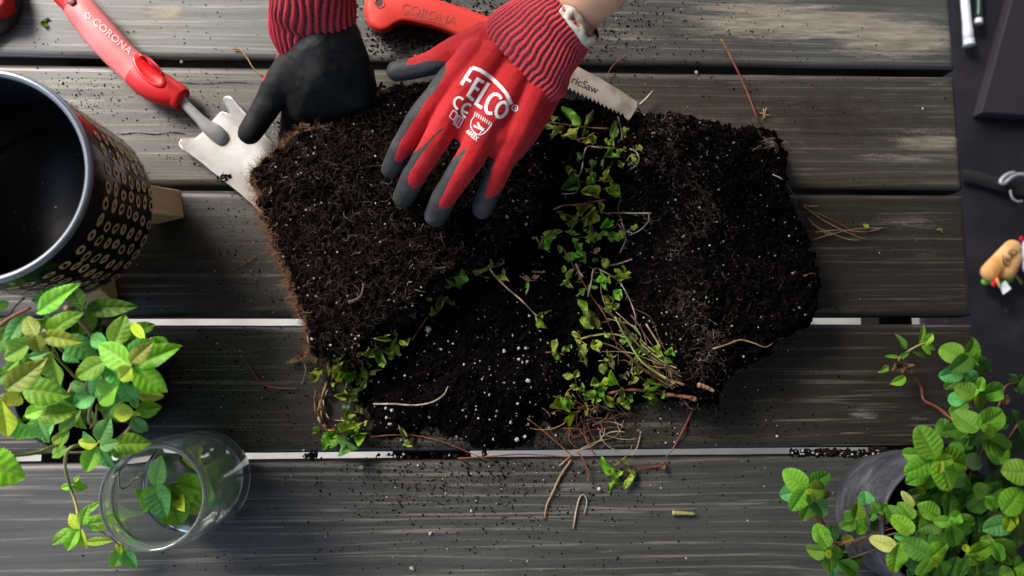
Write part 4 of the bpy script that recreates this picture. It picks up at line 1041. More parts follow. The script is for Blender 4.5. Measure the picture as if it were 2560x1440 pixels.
def m_leaf(name, veincol, rough, dark=.75, transl=.26, dirt_dark=0.0, veinamt=.55):
    m = bpy.data.materials.new(name); m.use_nodes = True; t = NT(m)
    oi = t.n('ShaderNodeObjectInfo'); v = t.coord('Object')
    n = t.noise(v, 3.5, 3); n2 = t.noise(t.geo(), 900, 2)
    c = t.mix(t.val(n, .3, .7), oi.outputs['Color'], t.mix(1.0, oi.outputs['Color'], (dark, dark * 1.02, dark * .9), 'MULTIPLY'))
    hs = t.n('ShaderNodeHueSaturation'); t.l(t.val(oi.outputs['Random'], 0, 1, .485, .512), hs.inputs['Hue']); t.l(t.val(oi.outputs['Random'], 0, 1, .8, 1.15), hs.inputs['Value']); t.l(c, hs.inputs['Color'])
    c = t.mix(t.math('MULTIPLY', t.attr('vein'), veinamt), hs.outputs[0], veincol)
    if dirt_dark: c = t.mix(t.val(t.noise(t.geo(), 190, 4), .50, .60, 0, dirt_dark), c, (.012, .010, .007))
    t.base(c); t.b.inputs['Roughness'].default_value = rough; t.b.inputs['Specular IOR Level'].default_value = .3
    t.bump(t.math('ADD', n2, t.math('MULTIPLY', t.noise(v, 26, 3), 1.2)), .28, .0009)
    tr = t.n('ShaderNodeBsdfTranslucent'); t.l(t.mix(1.0, c, (1.25, 1.3, .5), 'MULTIPLY'), tr.inputs['Color'])
    mx = t.n('ShaderNodeMixShader'); mx.inputs[0].default_value = transl
    t.l(t.b.outputs[0], mx.inputs[1]); t.l(tr.outputs[0], mx.inputs[2]); t.l(mx.outputs[0], t.out.inputs['Surface']); return m
ML_POINT = m_leaf('mint_leaf', (.36, .52, .14), .46, veinamt=.62)
ML_ROUND = m_leaf('apple_mint_leaf', (.030, .085, .010), .62, .72, .16, veinamt=.50)
ML_WILT = m_leaf('wilted_leaf', (.20, .22, .07), .6, .55, .2, .62, veinamt=.35)
POINT = [leaf_mesh('leaf', 'point', s, fold=random.uniform(.10, .45), curl=random.uniform(.05, .5), ridge=.045, wave=random.uniform(0, .06), serr=.045, nveins=6) for s in range(9)]
ROUND = [leaf_mesh('leaf', 'round', 20 + s, fold=random.uniform(-.1, .45), curl=random.uniform(-.1, .75), ridge=.040, wave=random.uniform(.01, .06), serr=.028, nveins=7, nv=34, nu=14) for s in range(9)]
WILT = [leaf_mesh('leaf', 'point', 50 + s, fold=random.uniform(-.5, 1.2), curl=random.uniform(-.8, .8), ridge=.04, wave=random.uniform(.10, .28), serr=.05, curlup=random.uniform(-1.2, 1.4), nveins=5, nv=18, nu=8, holes=(s % 3 == 2)) for s in range(12)]
SHOOT = [leaf_mesh('leaf', 'narrow', 80 + s, fold=.5, curl=.2, ridge=.02, wave=.03, nv=12, nu=6) for s in range(3)]
for g_, mm in ((POINT, ML_POINT), (ROUND, ML_ROUND), (WILT, ML_WILT), (SHOOT, ML_POINT)):
    for me in g_: me.materials.append(mm)
GREEN = dict(g=(.125, .300, .016), y=(.32, .43, .010), t=(.10, .34, .085), d=(.055, .165, .010), b=(.19, .215, .030), k=(.022, .070, .008), p=(.36, .40, .10), n=(.20, .115, .060), o=(.125, .150, .018), w=(.27, .36, .035), l=(.17, .40, .018), r=(.38, .50, .02))  # t is teal: sky sheen on the leaves put into their colour
def leaf(par, kind, b, t, wpx, zb, zt, tone='g', roll=None, mesh=None, name='leaf', vary=.12):
    P0 = W(b[0], b[1], zb); P1 = W(t[0], t[1], zt)
    d = (P1 - P0) * (1.07 if kind == 'P' else 1); L = d.length
    Y = d.normalized(); up = Vector((0, 0, 1)); r = math.radians(random.uniform(-16, 16) if roll is None else roll)
    X = Y.cross(up)
    X = X.normalized() if X.length > 1e-4 else Vector((1, 0, 0)); Z = X.cross(Y)
    X2 = X * math.cos(r) + Z * math.sin(r); Z2 = X2.cross(Y)
    wd = wpx / FPX * (CAM_Z - (zb + zt) / 2) * {'P': 1.03, 'R': 1.06, 'W': 1.05, 'S': 1}[kind]
    me = mesh or random.choice({'P': POINT, 'R': ROUND, 'W': WILT, 'S': SHOOT}[kind])
    o = bpy.data.objects.new(name, me); COL.objects.link(o)
    M = Matrix.Identity(4)
    for i, (ax, sc) in enumerate(((X2, wd), (Y, L), (Z2, (wd + L) * .5))):
        for k in range(3): M[k][i] = ax[k] * sc
    for k in range(3): M[k][3] = P0[k]
    o.parent = par; o.matrix_parent_inverse = Matrix.Identity(4); o.matrix_basis = Matrix.Translation(-par.location) @ M
    c = GREEN[tone]; f = (1 + random.uniform(-vary, vary)) * ({'W': 1.15, 'R': 1.08, 'P': 1.45}.get(kind, 1)); g_ = 1 + random.uniform(-vary, vary) * .6
    o.color = (c[0] * f * (1.03 if kind == 'W' else 1), c[1] * f * g_ * (1.0 if kind == 'W' else 1), c[2] * f, 1)
    return o
def m_stem(name, cols):
    m = mat(name, cols[0], .6, .3); t = NT(m); t.base(t.ramp(t.noise(t.geo(), 55, 3), [(.38, cols[0]), (.62, cols[1])])); return m
MS_G = m_stem('green_stem', [(.20, .24, .06), (.30, .26, .10)]); MS_R = m_stem('red_stem', [(.15, .032, .022), (.22, .085, .045)])
MS_T = m_stem('tan_stem', [(.34, .22, .11), (.22, .12, .06)]); MS_B = m_stem('brown_stem', [(.055, .028, .016), (.13, .068, .034)])
MS_W = m_stem('pale_root', [(.40, .34, .27), (.22, .15, .10)]); MS_P = m_stem('purple_stem', [(.30, .15, .15), (.34, .28, .14)])
def stem(par, pts, rpx, mat_, name='stem', n=7, taper=.3):
    """pts: (px,py,z)"""
    P = crom([W(a, b, z) for a, b, z in pts], n); k = len(P); r = rpx / FPX * (CAM_Z - pts[0][2])
    mb = MB(); mb.tube(P, [r * (1 - taper * i / (k - 1)) * (1 + .07 * math.sin(i * 1.7)) for i in range(k)], 7)
    o = mb.build(name, mat_)
    return child(o, par) if par is not None else o

# --- mint at the left
mintL = thing('mint_plant', 'bushy mint with long pointed leaves growing between planter and glass jar', 'plant', (lc.x, lc.y, LZc - .018))
LP = [  # base, tip, width, z base, z tip, tone
((96, 779), (184, 714), 50, .190, .205, 'g'), ((150, 738), (68, 748), 42, .165, .150, 'd'), ((208, 768), (176, 715), 40, .160, .165, 'd'), ((216, 771), (333, 768), 46, .150, .150, 'd'),
((126, 836), (194, 782), 54, .170, .175, 'g'), ((108, 840), (196, 852), 42, .190, .190, 'w'), ((92, 840), (64, 790), 42, .195, .190, 'b'), ((88, 838), (101, 882), 40, .200, .195, 'b'), ((84, 852), (4, 896), 52, .185, .175, 'g'),
((17, 974), (103, 902), 58, .205, .210, 'b'), ((131, 882), (141, 970), 62, .175, .165, 'g'), ((58, 975), (165, 984), 66, .165, .160, 'g'), ((101, 1040), (189, 1030), 47, .155, .150, 'g'), ((112, 1024), (60, 1036), 36, .150, .150, 'l'),
((4, 998), (8, 1094), 80, .215, .205, 'y'), ((-55, 1150), (54, 1192), 92, .170, .160, 'l'), ((33, 1052), (97, 1098), 52, .150, .130, 't'), ((92, 1048), (119, 1107), 40, .130, .120, 't'), ((199, 1028), (142, 1084), 30, .150, .140, 'g'),
((168, 1120), (120, 1141), 30, .125, .110, 'l'), ((153, 1092), (130, 1108), 24, .130, .130, 'w'), ((168, 842), (235, 897), 58, .155, .150, 't'), ((163, 878), (193, 905), 34, .150, .150, 't'), ((237, 984), (182, 1012), 56, .150, .150, 't'),
((214, 976), (176, 956), 28, .150, .145, 't'), ((-12, 758), (14, 776), 44, .180, .170, 't'), ((62, 788), (14, 862), 40, .150, .150, 't'), ((42, 796), (-22, 884), 66, .140, .130, 'd'), ((127, 878), (70, 896), 28, .155, .155, 't'),
((36, 930), (-18, 950), 42, .150, .150, 'd'), ((10, 985), (58, 1011), 37, .214, .20, 'p'), ((46, 898), (14, 926), 24, .155, .155, 'g'), ((0, 1040), (60, 1070), 40, .140, .130, 'd'), ((70, 925), (110, 1000), 50, .125, .12, 'd'), ((140, 1000), (210, 1070), 40, .115, .11, 'd'), ((60, 830), (120, 800), 40, .135, .13, 'g'), ((20, 850), (60, 910), 44, .13, .13, 'd'),
((325, 914), (248, 862), 64, .205, .200, 'l'), ((328, 906), (374, 858), 40, .210, .215, 'b'), ((338, 912), (447, 867), 54, .200, .190, 'g'), ((335, 920), (412, 979), 60, .200, .190, 'l'), ((330, 918), (296, 950), 42, .216, .212, 'y'), ((268, 914), (304, 963), 40, .185, .180, 't'),
((318, 886), (387, 850), 42, .190, .180, 't'), ((318, 850), (382, 806), 48, .165, .150, 'd'), ((361, 846), (324, 803), 24, .180, .170, 'y'), ((384, 842), (421, 866), 26, .180, .170, 'l'), ((285, 862), (312, 788), 54, .175, .170, 'g'), ((266, 862), (223, 841), 38, .175, .170, 't'),
((264, 903), (183, 944), 54, .190, .180, 'g'), ((302, 952), (238, 1007), 64, .180, .165, 'g'), ((252, 940), (226, 997), 40, .165, .155, 't'), ((308, 958), (332, 1010), 50, .175, .165, 't'), ((308, 998), (252, 1042), 48, .150, .140, 'd'), ((338, 984), (411, 992), 30, .150, .130, 'p'),
((333, 1030), (284, 1036), 42, .160, .150, 'y'), ((341, 1026), (401, 1019), 42, .160, .150, 'g'), ((332, 1043), (364, 1083), 36, .155, .140, 't'), ((339, 1020), (336, 988), 24, .160, .165, 'g'), ((338, 1028), (347, 1042), 16, .165, .160, 'y'),
((248, 1102), (273, 1049), 46, .150, .155, 't'), ((244, 1108), (193, 1106), 28, .155, .150, 'y'), ((250, 1116), (292, 1104), 34, .160, .160, 't'), ((284, 1113), (372, 1104), 52, .148, .140, 'g'), ((242, 1116), (211, 1182), 44, .150, .145, 'l'), ((250, 1118), (276, 1172), 40, .142, .135, 't'),
((236, 1102), (200, 1086), 30, .14, .13, 't'), ((285, 1116), (303, 1152), 34, .138, .13, 'g'),
((180, 1212), (149, 1222), 18, .05, .045, 'l'), ((182, 1210), (218, 1219), 26, .05, .045, 'g'), ((185, 1204), (197, 1191), 12, .05, .052, 'l'),
((213, 1310), (300, 1300), 38, .055, .06, 'g'), ((205, 1312), (214, 1270), 32, .065, .075, 'g'), ((196, 1322), (163, 1376), 34, .070, .060, 'l'), ((203, 1325), (208, 1374), 34, .070, .060, 'y'), ((187, 1324), (122, 1363), 32, .060, .045, 'g'), ((199, 1318), (170, 1288), 30, .065, .065, 'y'), ((215, 1280), (248, 1257), 17, .06, .06, 'g'), ((217, 1356), (281, 1350), 20, .03, .028, 'w'),
((303, 1370), (282, 1424), 33, .03, .022, 'g'), ((306, 1370), (340, 1422), 36, .03, .022, 't'), ((301, 1372), (293, 1356), 18, .034, .036, 'y'), ((305, 1371), (318, 1360), 16, .034, .036, 'g'), ((302, 1370), (298, 1386), 14, .036, .036, 'y')]
for b, t, wd, z0, z1, tn in LP: leaf(mintL, 'P', b, t, wd, z0, z1, tn)
rl = random.Random(5)
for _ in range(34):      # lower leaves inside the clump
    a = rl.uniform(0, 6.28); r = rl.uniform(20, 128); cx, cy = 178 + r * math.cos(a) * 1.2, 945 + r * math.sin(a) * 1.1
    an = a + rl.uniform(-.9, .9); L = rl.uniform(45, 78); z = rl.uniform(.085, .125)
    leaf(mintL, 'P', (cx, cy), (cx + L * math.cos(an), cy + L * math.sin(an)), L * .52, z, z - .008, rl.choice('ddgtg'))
for (pts, r, m_) in [([(205, 960, .10), (90, 840, .198)], 3.5, MS_G), ([(-20, 830, .17), (30, 792, .175), (75, 770, .18)], 5.5, MS_R), ([(165, 768, .165), (200, 802, .14), (238, 850, .11), (260, 900, .09)], 7, MS_P),
        ([(170, 835, .16), (200, 845, .15)], 3, MS_G), ([(150, 1108, .115), (90, 1132, .13), (10, 1142, .16)], 5, MS_G), ([(217, 956, .16), (205, 1000, .13), (200, 1050, .10)], 4, MS_P), ([(232, 1000, .15), (222, 1046, .12), (232, 1060, .11), (262, 1050, .12)], 3.5, MS_P),
        ([(243, 1012, .15), (238, 1050, .12), (225, 1070, .10)], 3, MS_G), ([(333, 1040, .155), (326, 1066, .14), (305, 1090, .12), (284, 1102, .10)], 3.5, MS_P), ([(205, 1110, .12), (170, 1125, .13), (163, 1165, .10), (172, 1208, .055), (190, 1262, .05), (197, 1310, .065)], 4.5, MS_G),
        ([(275, 1343, .05), (290, 1356, .04), (303, 1370, .032)], 2, MS_P), ([(240, 1322, .05), (275, 1343, .05)], 2, MS_P), ([(205, 770, .16), (212, 795, .14)], 3, MS_G), ([(178, 965, .10), (172, 980, .12), (182, 970, .13), (195, 962, .14)], 3.5, MS_P), ([(330, 912, .205), (290, 960, .14), (240, 990, .09)], 3.5, MS_G), ([(62, 830, .15), (40, 860, .14)], 3, MS_G), ([(5, 990, .21), (80, 980, .10)], 3.5, MS_G),
        ([(60, 745, .17), (35, 770, .15), (20, 800, .13)], 3, MS_B), ([(248, 1108, .152), (240, 1060, .10)], 3, MS_G), ([(380, 845, .18), (330, 880, .12)], 2.5, MS_G), ([(135, 880, .175), (130, 860, .17), (150, 900, .1)], 2.5, MS_G)]:
    stem(mintL, pts, r, m_)
# --- mint at the right
mintR = thing('mint_plant', 'mint with round crinkled leaves spilling from the grey pot at the right', 'plant', (rc.x, rc.y, .102))
RP = [
((2405, 897), (2349, 866), 52, .190, .180, 'g'), ((2412, 892), (2447, 844), 50, .190, .190, 'g'), ((2422, 892), (2385, 930), 46, .200, .200, 'd'), ((2428, 893), (2452, 906), 28, .205, .20, 'l'), ((2430, 905), (2487, 921), 46, .175, .165, 'd'), ((2407, 922), (2346, 940), 44, .175, .165, 't'), ((2397, 948), (2360, 972), 30, .150, .14, 'd'), ((2418, 888), (2430, 880), 18, .205, .21, 'l'),
((2436, 986), (2387, 968), 48, .190, .185, 'g'), ((2436, 960), (2414, 923), 36, .185, .185, 't'), ((2455, 985), (2506, 974), 46, .180, .17, 'g'), ((2444, 984), (2463, 1022), 50, .190, .185, 'g'), ((2411, 1000), (2366, 994), 38, .175, .165, 't'), ((2445, 976), (2456, 942), 24, .195, .195, 'l'), ((2418, 1008), (2372, 1032), 32, .150, .14, 'g'), ((2440, 972), (2436, 990), 14, .20, .20, 'l'),
((2442, 1076), (2384, 1024), 60, .195, .185, 'g'), ((2446, 1064), (2510, 1030), 60, .195, .190, 'g'), ((2452, 1065), (2428, 1122), 42, .190, .18, 'd'), ((2460, 1068), (2487, 1086), 32, .205, .20, 'l'), ((2453, 1090), (2516, 1126), 54, .180, .165, 'g'), ((2402, 1070), (2356, 1080), 42, .150, .14, 'd'), ((2424, 1098), (2400, 1128), 32, .145, .14, 'd'), ((2455, 1066), (2466, 1078), 18, .21, .21, 'l'), ((2440, 1100), (2428, 1134), 30, .14, .13, 'd'),
((2338, 1140), (2288, 1067), 68, .195, .190, 'g'), ((2342, 1146), (2439, 1160), 62, .190, .180, 'l'), ((2338, 1146), (2262, 1186), 54, .190, .185, 'g'), ((2345, 1152), (2378, 1228), 56, .195, .185, 'l'), ((2302, 1134), (2254, 1140), 40, .165, .155, 'g'), ((2322, 1168), (2270, 1217), 44, .170, .16, 'g'), ((2334, 1152), (2384, 1147), 32, .205, .20, 'l'), ((2335, 1172), (2334, 1232), 44, .170, .16, 'g'), ((2352, 1153), (2349, 1192), 14, .212, .205, 'y'),
((2014, 1222), (1959, 1178), 52, .115, .110, 'g'), ((2020, 1216), (2071, 1181), 42, .105, .10, 'd'), ((2023, 1222), (2068, 1222), 44, .120, .12, 'g'), ((2014, 1222), (1979, 1277), 46, .120, .11, 'g'), ((1992, 1228), (1950, 1240), 42, .100, .095, 't'), ((2030, 1240), (2056, 1292), 42, .105, .10, 't'), ((2022, 1262), (2008, 1305), 36, .09, .085, 'g'), ((2020, 1232), (2034, 1260), 28, .125, .12, 'l'), ((2055, 1240), (2077, 1234), 20, .085, .08, 'o'), ((2018, 1226), (2030, 1232), 14, .13, .13, 'r'),
((2066, 1356), (2038, 1310), 44, .110, .105, 'g'), ((2070, 1370), (2042, 1328), 42, .120, .115, 'g'), ((2060, 1376), (2013, 1380), 40, .115, .105, 'g'), ((2070, 1380), (2110, 1388), 33, .120, .11, 'g'), ((2070, 1386), (2078, 1430), 40, .110, .10, 'g'), ((2080, 1370), (2122, 1370), 28, .100, .095, 'd'), ((2085, 1350), (2079, 1313), 28, .085, .08, 'k'), ((2106, 1355), (2080, 1344), 28, .080, .08, 'b'), ((2104, 1352), (2134, 1345), 22, .080, .08, 'b'), ((2068, 1376), (2076, 1396), 18, .128, .125, 'r'), ((2095, 1395), (2130, 1412), 34, .085, .08, 'k'), ((2100, 1405), (2155, 1440), 40, .09, .08, 'g'), ((2130, 1400), (2160, 1395), 26, .08, .08, 'k'), ((2080, 1400), (2088, 1442), 34, .085, .08, 't'),
((2137, 1296), (2150, 1255), 40, .130, .130, 'g'), ((2136, 1298), (2108, 1280), 30, .128, .125, 'd'), ((2132, 1300), (2104, 1327), 36, .125, .12, 'g'), ((2138, 1302), (2167, 1329), 38, .130, .125, 'l'), ((2165, 1260), (2164, 1229), 40, .120, .12, 't'), ((2195, 1278), (2222, 1262), 26, .130, .13, 'g'), ((2196, 1279), (2180, 1258), 22, .130, .13, 'd'), ((2180, 1300), (2191, 1323), 30, .125, .12, 'k'), ((2184, 1280), (2172, 1300), 22, .13, .13, 'd'),
((2370, 1291), (2376, 1230), 54, .175, .170, 'd'), ((2346, 1290), (2293, 1262), 46, .170, .165, 'g'), ((2350, 1300), (2297, 1322), 50, .170, .165, 'd'), ((2388, 1304), (2446, 1307), 38, .190, .180, 'l'), ((2376, 1302), (2333, 1305), 30, .190, .185, 'g'), ((2380, 1300), (2402, 1284), 32, .195, .195, 'g'), ((2378, 1312), (2390, 1364), 48, .175, .165, 'g'), ((2376, 1338), (2330, 1346), 36, .165, .155, 'g'), ((2374, 1296), (2392, 1316), 22, .20, .20, 'l'),
((2326, 1394), (2372, 1358), 44, .190, .185, 'g'), ((2320, 1390), (2256, 1350), 52, .175, .165, 'd'), ((2325, 1398), (2298, 1442), 48, .185, .175, 'l'), ((2330, 1393), (2354, 1413), 28, .195, .19, 'r'), ((2246, 1358), (2234, 1432), 46, .165, .150, 'l'), ((2345, 1405), (2366, 1448), 42, .175, .165, 'g'), ((2240, 1370), (2173, 1345), 36, .150, .14, 'p'), ((2277, 1333), (2231, 1288), 42, .160, .155, 'l'), ((2280, 1297), (2248, 1254), 34, .145, .14, 'g'), ((2283, 1266), (2253, 1228), 20, .140, .135, 'p'), ((2275, 1300), (2306, 1280), 26, .14, .14, 'o'), ((2270, 1335), (2240, 1346), 28, .14, .14, 't'), ((2268, 1424), (2292, 1448), 30, .14, .13, 't'),
((2424, 1386), (2477, 1364), 42, .190, .18, 'l'), ((2416, 1380), (2398, 1442), 46, .185, .17, 'g'), ((2420, 1389), (2451, 1406), 28, .195, .19, 'l'), ((2412, 1378), (2418, 1362), 20, .195, .195, 'y'), ((2455, 1394), (2472, 1432), 42, .155, .15, 'd'), ((2440, 1405), (2440, 1442), 40, .15, .15, 'd'), ((2505, 1410), (2470, 1440), 36, .16, .155, 'd'),
((2484, 1355), (2550, 1406), 54, .185, .175, 'g'), ((2482, 1355), (2500, 1402), 32, .190, .185, 'g'), ((2530, 1304), (2455, 1326), 48, .175, .17, 't'), ((2500, 1336), (2532, 1350), 32, .165, .16, 'd'), ((2484, 1352), (2516, 1365), 22, .195, .19, 'l'), ((2480, 1350), (2450, 1348), 26, .175, .17, 'g'),
((2510, 1280), (2556, 1222), 58, .190, .185, 'g'), ((2575, 1180), (2506, 1178), 62, .195, .19, 'g'), ((2524, 1275), (2575, 1312), 44, .185, .18, 'g'), ((2530, 1280), (2518, 1332), 32, .185, .18, 'y'), ((2545, 1315), (2552, 1378), 40, .165, .155, 'o'), ((2545, 1270), (2575, 1260), 34, .17, .17, 'd'),
((2468, 1240), (2437, 1212), 42, .170, .17, 'd'), ((2470, 1238), (2505, 1218), 44, .170, .165, 'd'), ((2462, 1246), (2426, 1284), 44, .165, .155, 'd'), ((2465, 1245), (2488, 1272), 32, .180, .175, 'g'), ((2460, 1210), (2500, 1200), 30, .15, .15, 'k'),
((2535, 1420), (2570, 1402), 44, .175, .17, 'g'), ((2530, 1425), (2500, 1440), 34, .17, .165, 'g'), ((2545, 1425), (2560, 1445), 28, .18, .18, 'l'), ((2520, 1400), (2495, 1385), 26, .14, .14, 'n'),
((2545, 1058), (2572, 1090), 40, .120, .115, 'd'), ((2540, 1055), (2528, 1024), 30, .110, .11, 'k'), ((2543, 1066), (2540, 1112), 32, .110, .10, 'k'), ((2520, 1060), (2490, 1050), 36, .10, .10, 'k'), ((2525, 1090), (2560, 1130), 46, .09, .08, 'k'), ((2500, 1110), (2530, 1160), 44, .10, .09, 'k'), ((2470, 1150), (2500, 1190), 48, .11, .10, 'k'),
((2540, 958), (2526, 935), 26, .06, .06, 'k'), ((2545, 955), (2565, 940), 28, .06, .06, 'd'), ((2542, 962), (2552, 985), 24, .06, .06, 'k'), ((2505, 995), (2525, 1003), 24, .08, .08, 'n'),
((2035, 1288), (2062, 1306), 20, .075, .07, 'c'), ((2200, 1288), (2219, 1308), 20, .12, .115, 'c')]
GREEN['c'] = (.62, .36, .17)
for b, t, wd, z0, z1, tn in RP: leaf(mintR, 'R', b, t, wd, z0, z1, tn)
rl = random.Random(9)
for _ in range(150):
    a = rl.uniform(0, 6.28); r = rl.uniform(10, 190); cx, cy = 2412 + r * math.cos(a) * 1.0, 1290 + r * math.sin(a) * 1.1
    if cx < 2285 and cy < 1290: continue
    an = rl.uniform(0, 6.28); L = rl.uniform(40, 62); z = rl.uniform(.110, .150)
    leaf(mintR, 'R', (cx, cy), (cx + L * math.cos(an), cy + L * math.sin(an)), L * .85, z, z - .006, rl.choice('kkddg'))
for (pts, r, m_) in [([(2420, 892, .19), (2430, 990, .15), (2440, 1100, .13), (2410, 1240, .105)], 3.5, MS_B), ([(2452, 1066, .19), (2440, 1150, .14), (2400, 1260, .105)], 3.5, MS_B), ([(2340, 1148, .195), (2360, 1220, .14), (2370, 1290, .105)], 3.5, MS_B),
        ([(2018, 1228, .118), (2055, 1300, .08), (2080, 1352, .085), (2150, 1352, .10), (2250, 1330, .13), (2300, 1310, .105)], 3, MS_B), ([(2068, 1376, .12), (2100, 1362, .10), (2170, 1340, .115), (2240, 1318, .12)], 2.2, MS_R), ([(2140, 1300, .13), (2170, 1330, .115), (2220, 1318, .12)], 2.5, MS_B),
        ([(2376, 1302, .19), (2370, 1330, .11)], 3, MS_G), ([(2326, 1394, .185), (2350, 1370, .11)], 3, MS_G), ([(2242, 1362, .16), (2290, 1350, .11)], 3, MS_G), ([(2278, 1334, .155), (2320, 1330, .11)], 3, MS_G), ([(2420, 1385, .19), (2400, 1350, .11)], 3, MS_G), ([(2484, 1352, .185), (2440, 1330, .11)], 3, MS_G), ([(2520, 1278, .19), (2440, 1300, .11)], 3, MS_B), ([(2466, 1242, .17), (2420, 1280, .11)], 3, MS_B),
        ([(2542, 958, .06), (2515, 965, .07), (2504, 995, .09), (2480, 1060, .11), (2430, 1200, .105)], 3, MS_B), ([(2545, 1060, .115), (2480, 1160, .10)], 3, MS_B), ([(2108, 1402, .085), (2170, 1380, .10), (2250, 1350, .11)], 2.5, MS_B)]:
    stem(mintR, pts, r, m_)
runner = thing('mint_runner', 'thin brown mint runner with a withered knot and small leaves on the board', 'plant cutting', tuple(W(2300, 960, 0)))
for b, t, wd, tn in [((2298, 857), (2314, 812), 19, 'g'), ((2308, 862), (2334, 834), 21, 'l'), ((2305, 865), (2330, 885), 19, 'l'), ((2268, 872), (2243, 836), 19, 'd'), ((2246, 893), (2214, 890), 10, 'g'), ((2222, 915), (2198, 930), 17, 'g'), ((2262, 942), (2231, 961), 27, 'l'), ((2250, 895), (2273, 880), 13, 'd'), ((2315, 865), (2340, 872), 16, 'd'), ((2285, 880), (2320, 895), 12, 'k')]:
    leaf(runner, 'P', b, t, wd, .045, .045, tn)
stem(runner, [(2384, 1052, .02), (2345, 1020, .012), (2310, 1000, .010), (2303, 968, .010), (2286, 942, .014), (2272, 930, .022)], 4, MS_R)
stem(runner, [(2272, 930, .022), (2248, 900, .035), (2268, 880, .042), (2300, 862, .045), (2312, 860, .045)], 3.5, MS_G)
for k in range(9): leaf(runner, 'W', (2248 + random.uniform(-18, 14), 912 + random.uniform(-8, 8)), (2248 + random.uniform(-26, 26), 915 + random.uniform(-16, 16)), 24, .03, .036, 'n')
# --- cuttings in the jar
cut = thing('mint_cutting', 'mint cuttings standing in the water of the glass jar', 'plant cutting', (jc.x, jc.y, .02))
def jp(ang, r, z): return Vector((jc.x + r * JB * math.cos(math.radians(ang)), jc.y + r * JB * math.sin(math.radians(ang)), z))
def leaf3(par, kind, P0, P1, wd, tone, roll=0):
    o = leaf(par, kind, (0, 0), (1, 1), 10, .1, .1, tone); d = P1 - P0; L = d.length; Y = d.normalized(); X = Y.cross(Vector((0, 0, 1)))
    X = X.normalized() if X.length > 1e-3 else Vector((1, 0, 0)); Z = X.cross(Y); r = math.radians(roll); X2 = X * math.cos(r) + Z * math.sin(r); Z2 = X2.cross(Y); M = Matrix.Identity(4)
    for i, (ax, sc) in enumerate(((X2, wd), (Y, L), (Z2, (wd + L) / 2))):
        for k in range(3): M[k][i] = ax[k] * sc
    for k in range(3): M[k][3] = P0[k]
    o.matrix_basis = Matrix.Translation(-par.location) @ M; return o
mb = MB(); A = jp(5, .86, .012); B = jp(165, .30, .088); P = crom([A, jp(20, .30, .05), B], 8); mb.tube(P, .0013, 7); child(mb.build('stem', MS_G), cut)
mb = MB(); P = crom([jp(190, .70, .012), jp(160, .72, .06), jp(175, .80, .10), jp(150, .82, .120)], 6); mb.tube(P, .0008, 6); child(mb.build('stem', MS_G), cut)
for P0, P1, wd, tn, rl_ in [(B, jp(110, .62, .092), .018, 't', 20), (B, jp(250, .42, .094), .021, 't', -10), (B, jp(215, .60, .090), .014, 'g', 10), (jp(170, .18, .078), jp(275, .62, .075), .026, 'l', 15), (jp(170, .1, .078), jp(310, .55, .080), .022, 'g', -25), (jp(100, .1, .07), jp(350, .60, .082), .020, 'l', 10),
        (jp(60, .3, .05), jp(68, .80, .058), .026, 'r', 30), (jp(40, .35, .045), jp(28, .84, .052), .028, 'l', -30), (jp(20, .5, .035), jp(325, .78, .045), .026, 't', 30), (jp(60, .35, .04), jp(95, .85, .055), .022, 'd', 40), (jp(250, .1, .07), jp(300, .35, .092), .012, 'y', 0), (jp(180, .72, .08), jp(215, .82, .05), .010, 'g', 60), (jp(60, .62, .03), jp(45, .86, .06), .024, 'd', 70)]:
    leaf3(cut, 'R' if wd > .019 else 'P', P0, P0 + (P1 - P0) * 1.12, wd * 1.25, tn, rl_)

# ------------------------------------------------------------------ pulled-up and cut mint lying on the soil
def rootlets(P, r, m_, par):
    if m_ != 'w' or len(P) < 6: return
    mb = MB()
    for _ in range(9):
        i = random.randrange(2, len(P) - 1); p = np.array(tuple(P[i]), float); a = random.uniform(0, 6.3); pts = []
        for k in range(5): pts.append(tuple(p)); p = p + np.array([.0018 * math.cos(a), .0018 * math.sin(a), random.uniform(-.0006, .0003)]); a += random.uniform(-.7, .7); p[2] = max(p[2], hgt(p[0], p[1]) + .0003)
        mb.tube(pts, [.00022 * (1 - .15 * k) for k in range(5)], 3, 0, False)
    o = mb.build('rootlets', MS_W); child(o, par) if par is not None else None
MST = dict(g=MS_G, r=MS_R, t=MS_T, b=MS_B, w=MS_W, p=MS_P)
def wilt(label, stems, leaves, lift=.004, cat='mint sprig', name='mint_sprig', group=None):
    a = (stems[0][0][0] if stems else leaves[0][0]); o0 = WS(a[0], a[1])
    th_ = thing(name, label, cat, tuple(o0), group)
    for pts, r, m_ in stems:
        n = len(pts); Q3 = []
        P = crom([(p[0], p[1], 0) for p in pts], 5); Z = []
        for i, p in enumerate(P): Q3.append(WS(p[0], p[1], lift * (.6 + .5 * math.sin(i * .9)) + r / 2600))
        k = len(Q3); rr = r / FPX * .56; mb = MB(); mb.tube(Q3, [rr * (1 - .35 * i / (k - 1)) * (1 + .10 * math.sin(i * 1.9)) for i in range(k)], 6); child(mb.build('stem', MST[m_]), th_); rootlets(Q3, r, m_, th_)
    for b, t, wd, tn in leaves:
        p0 = WS(b[0], b[1], lift * 1.1); p1 = WS(t[0], t[1], lift * random.uniform(.5, 2.2))
        # when both ends sit on very different ground keep the leaf clear of the soil
        mz = max(hgt((p0.x + p1.x) / 2, (p0.y + p1.y) / 2) + lift * .6, 0)
        z0 = max(p0.z, mz - .003); z1 = max(p1.z, mz - .003)
        leaf(th_, 'W', b, t, wd, z0, z1, tn, roll=random.uniform(-40, 40), vary=.25)
    return th_
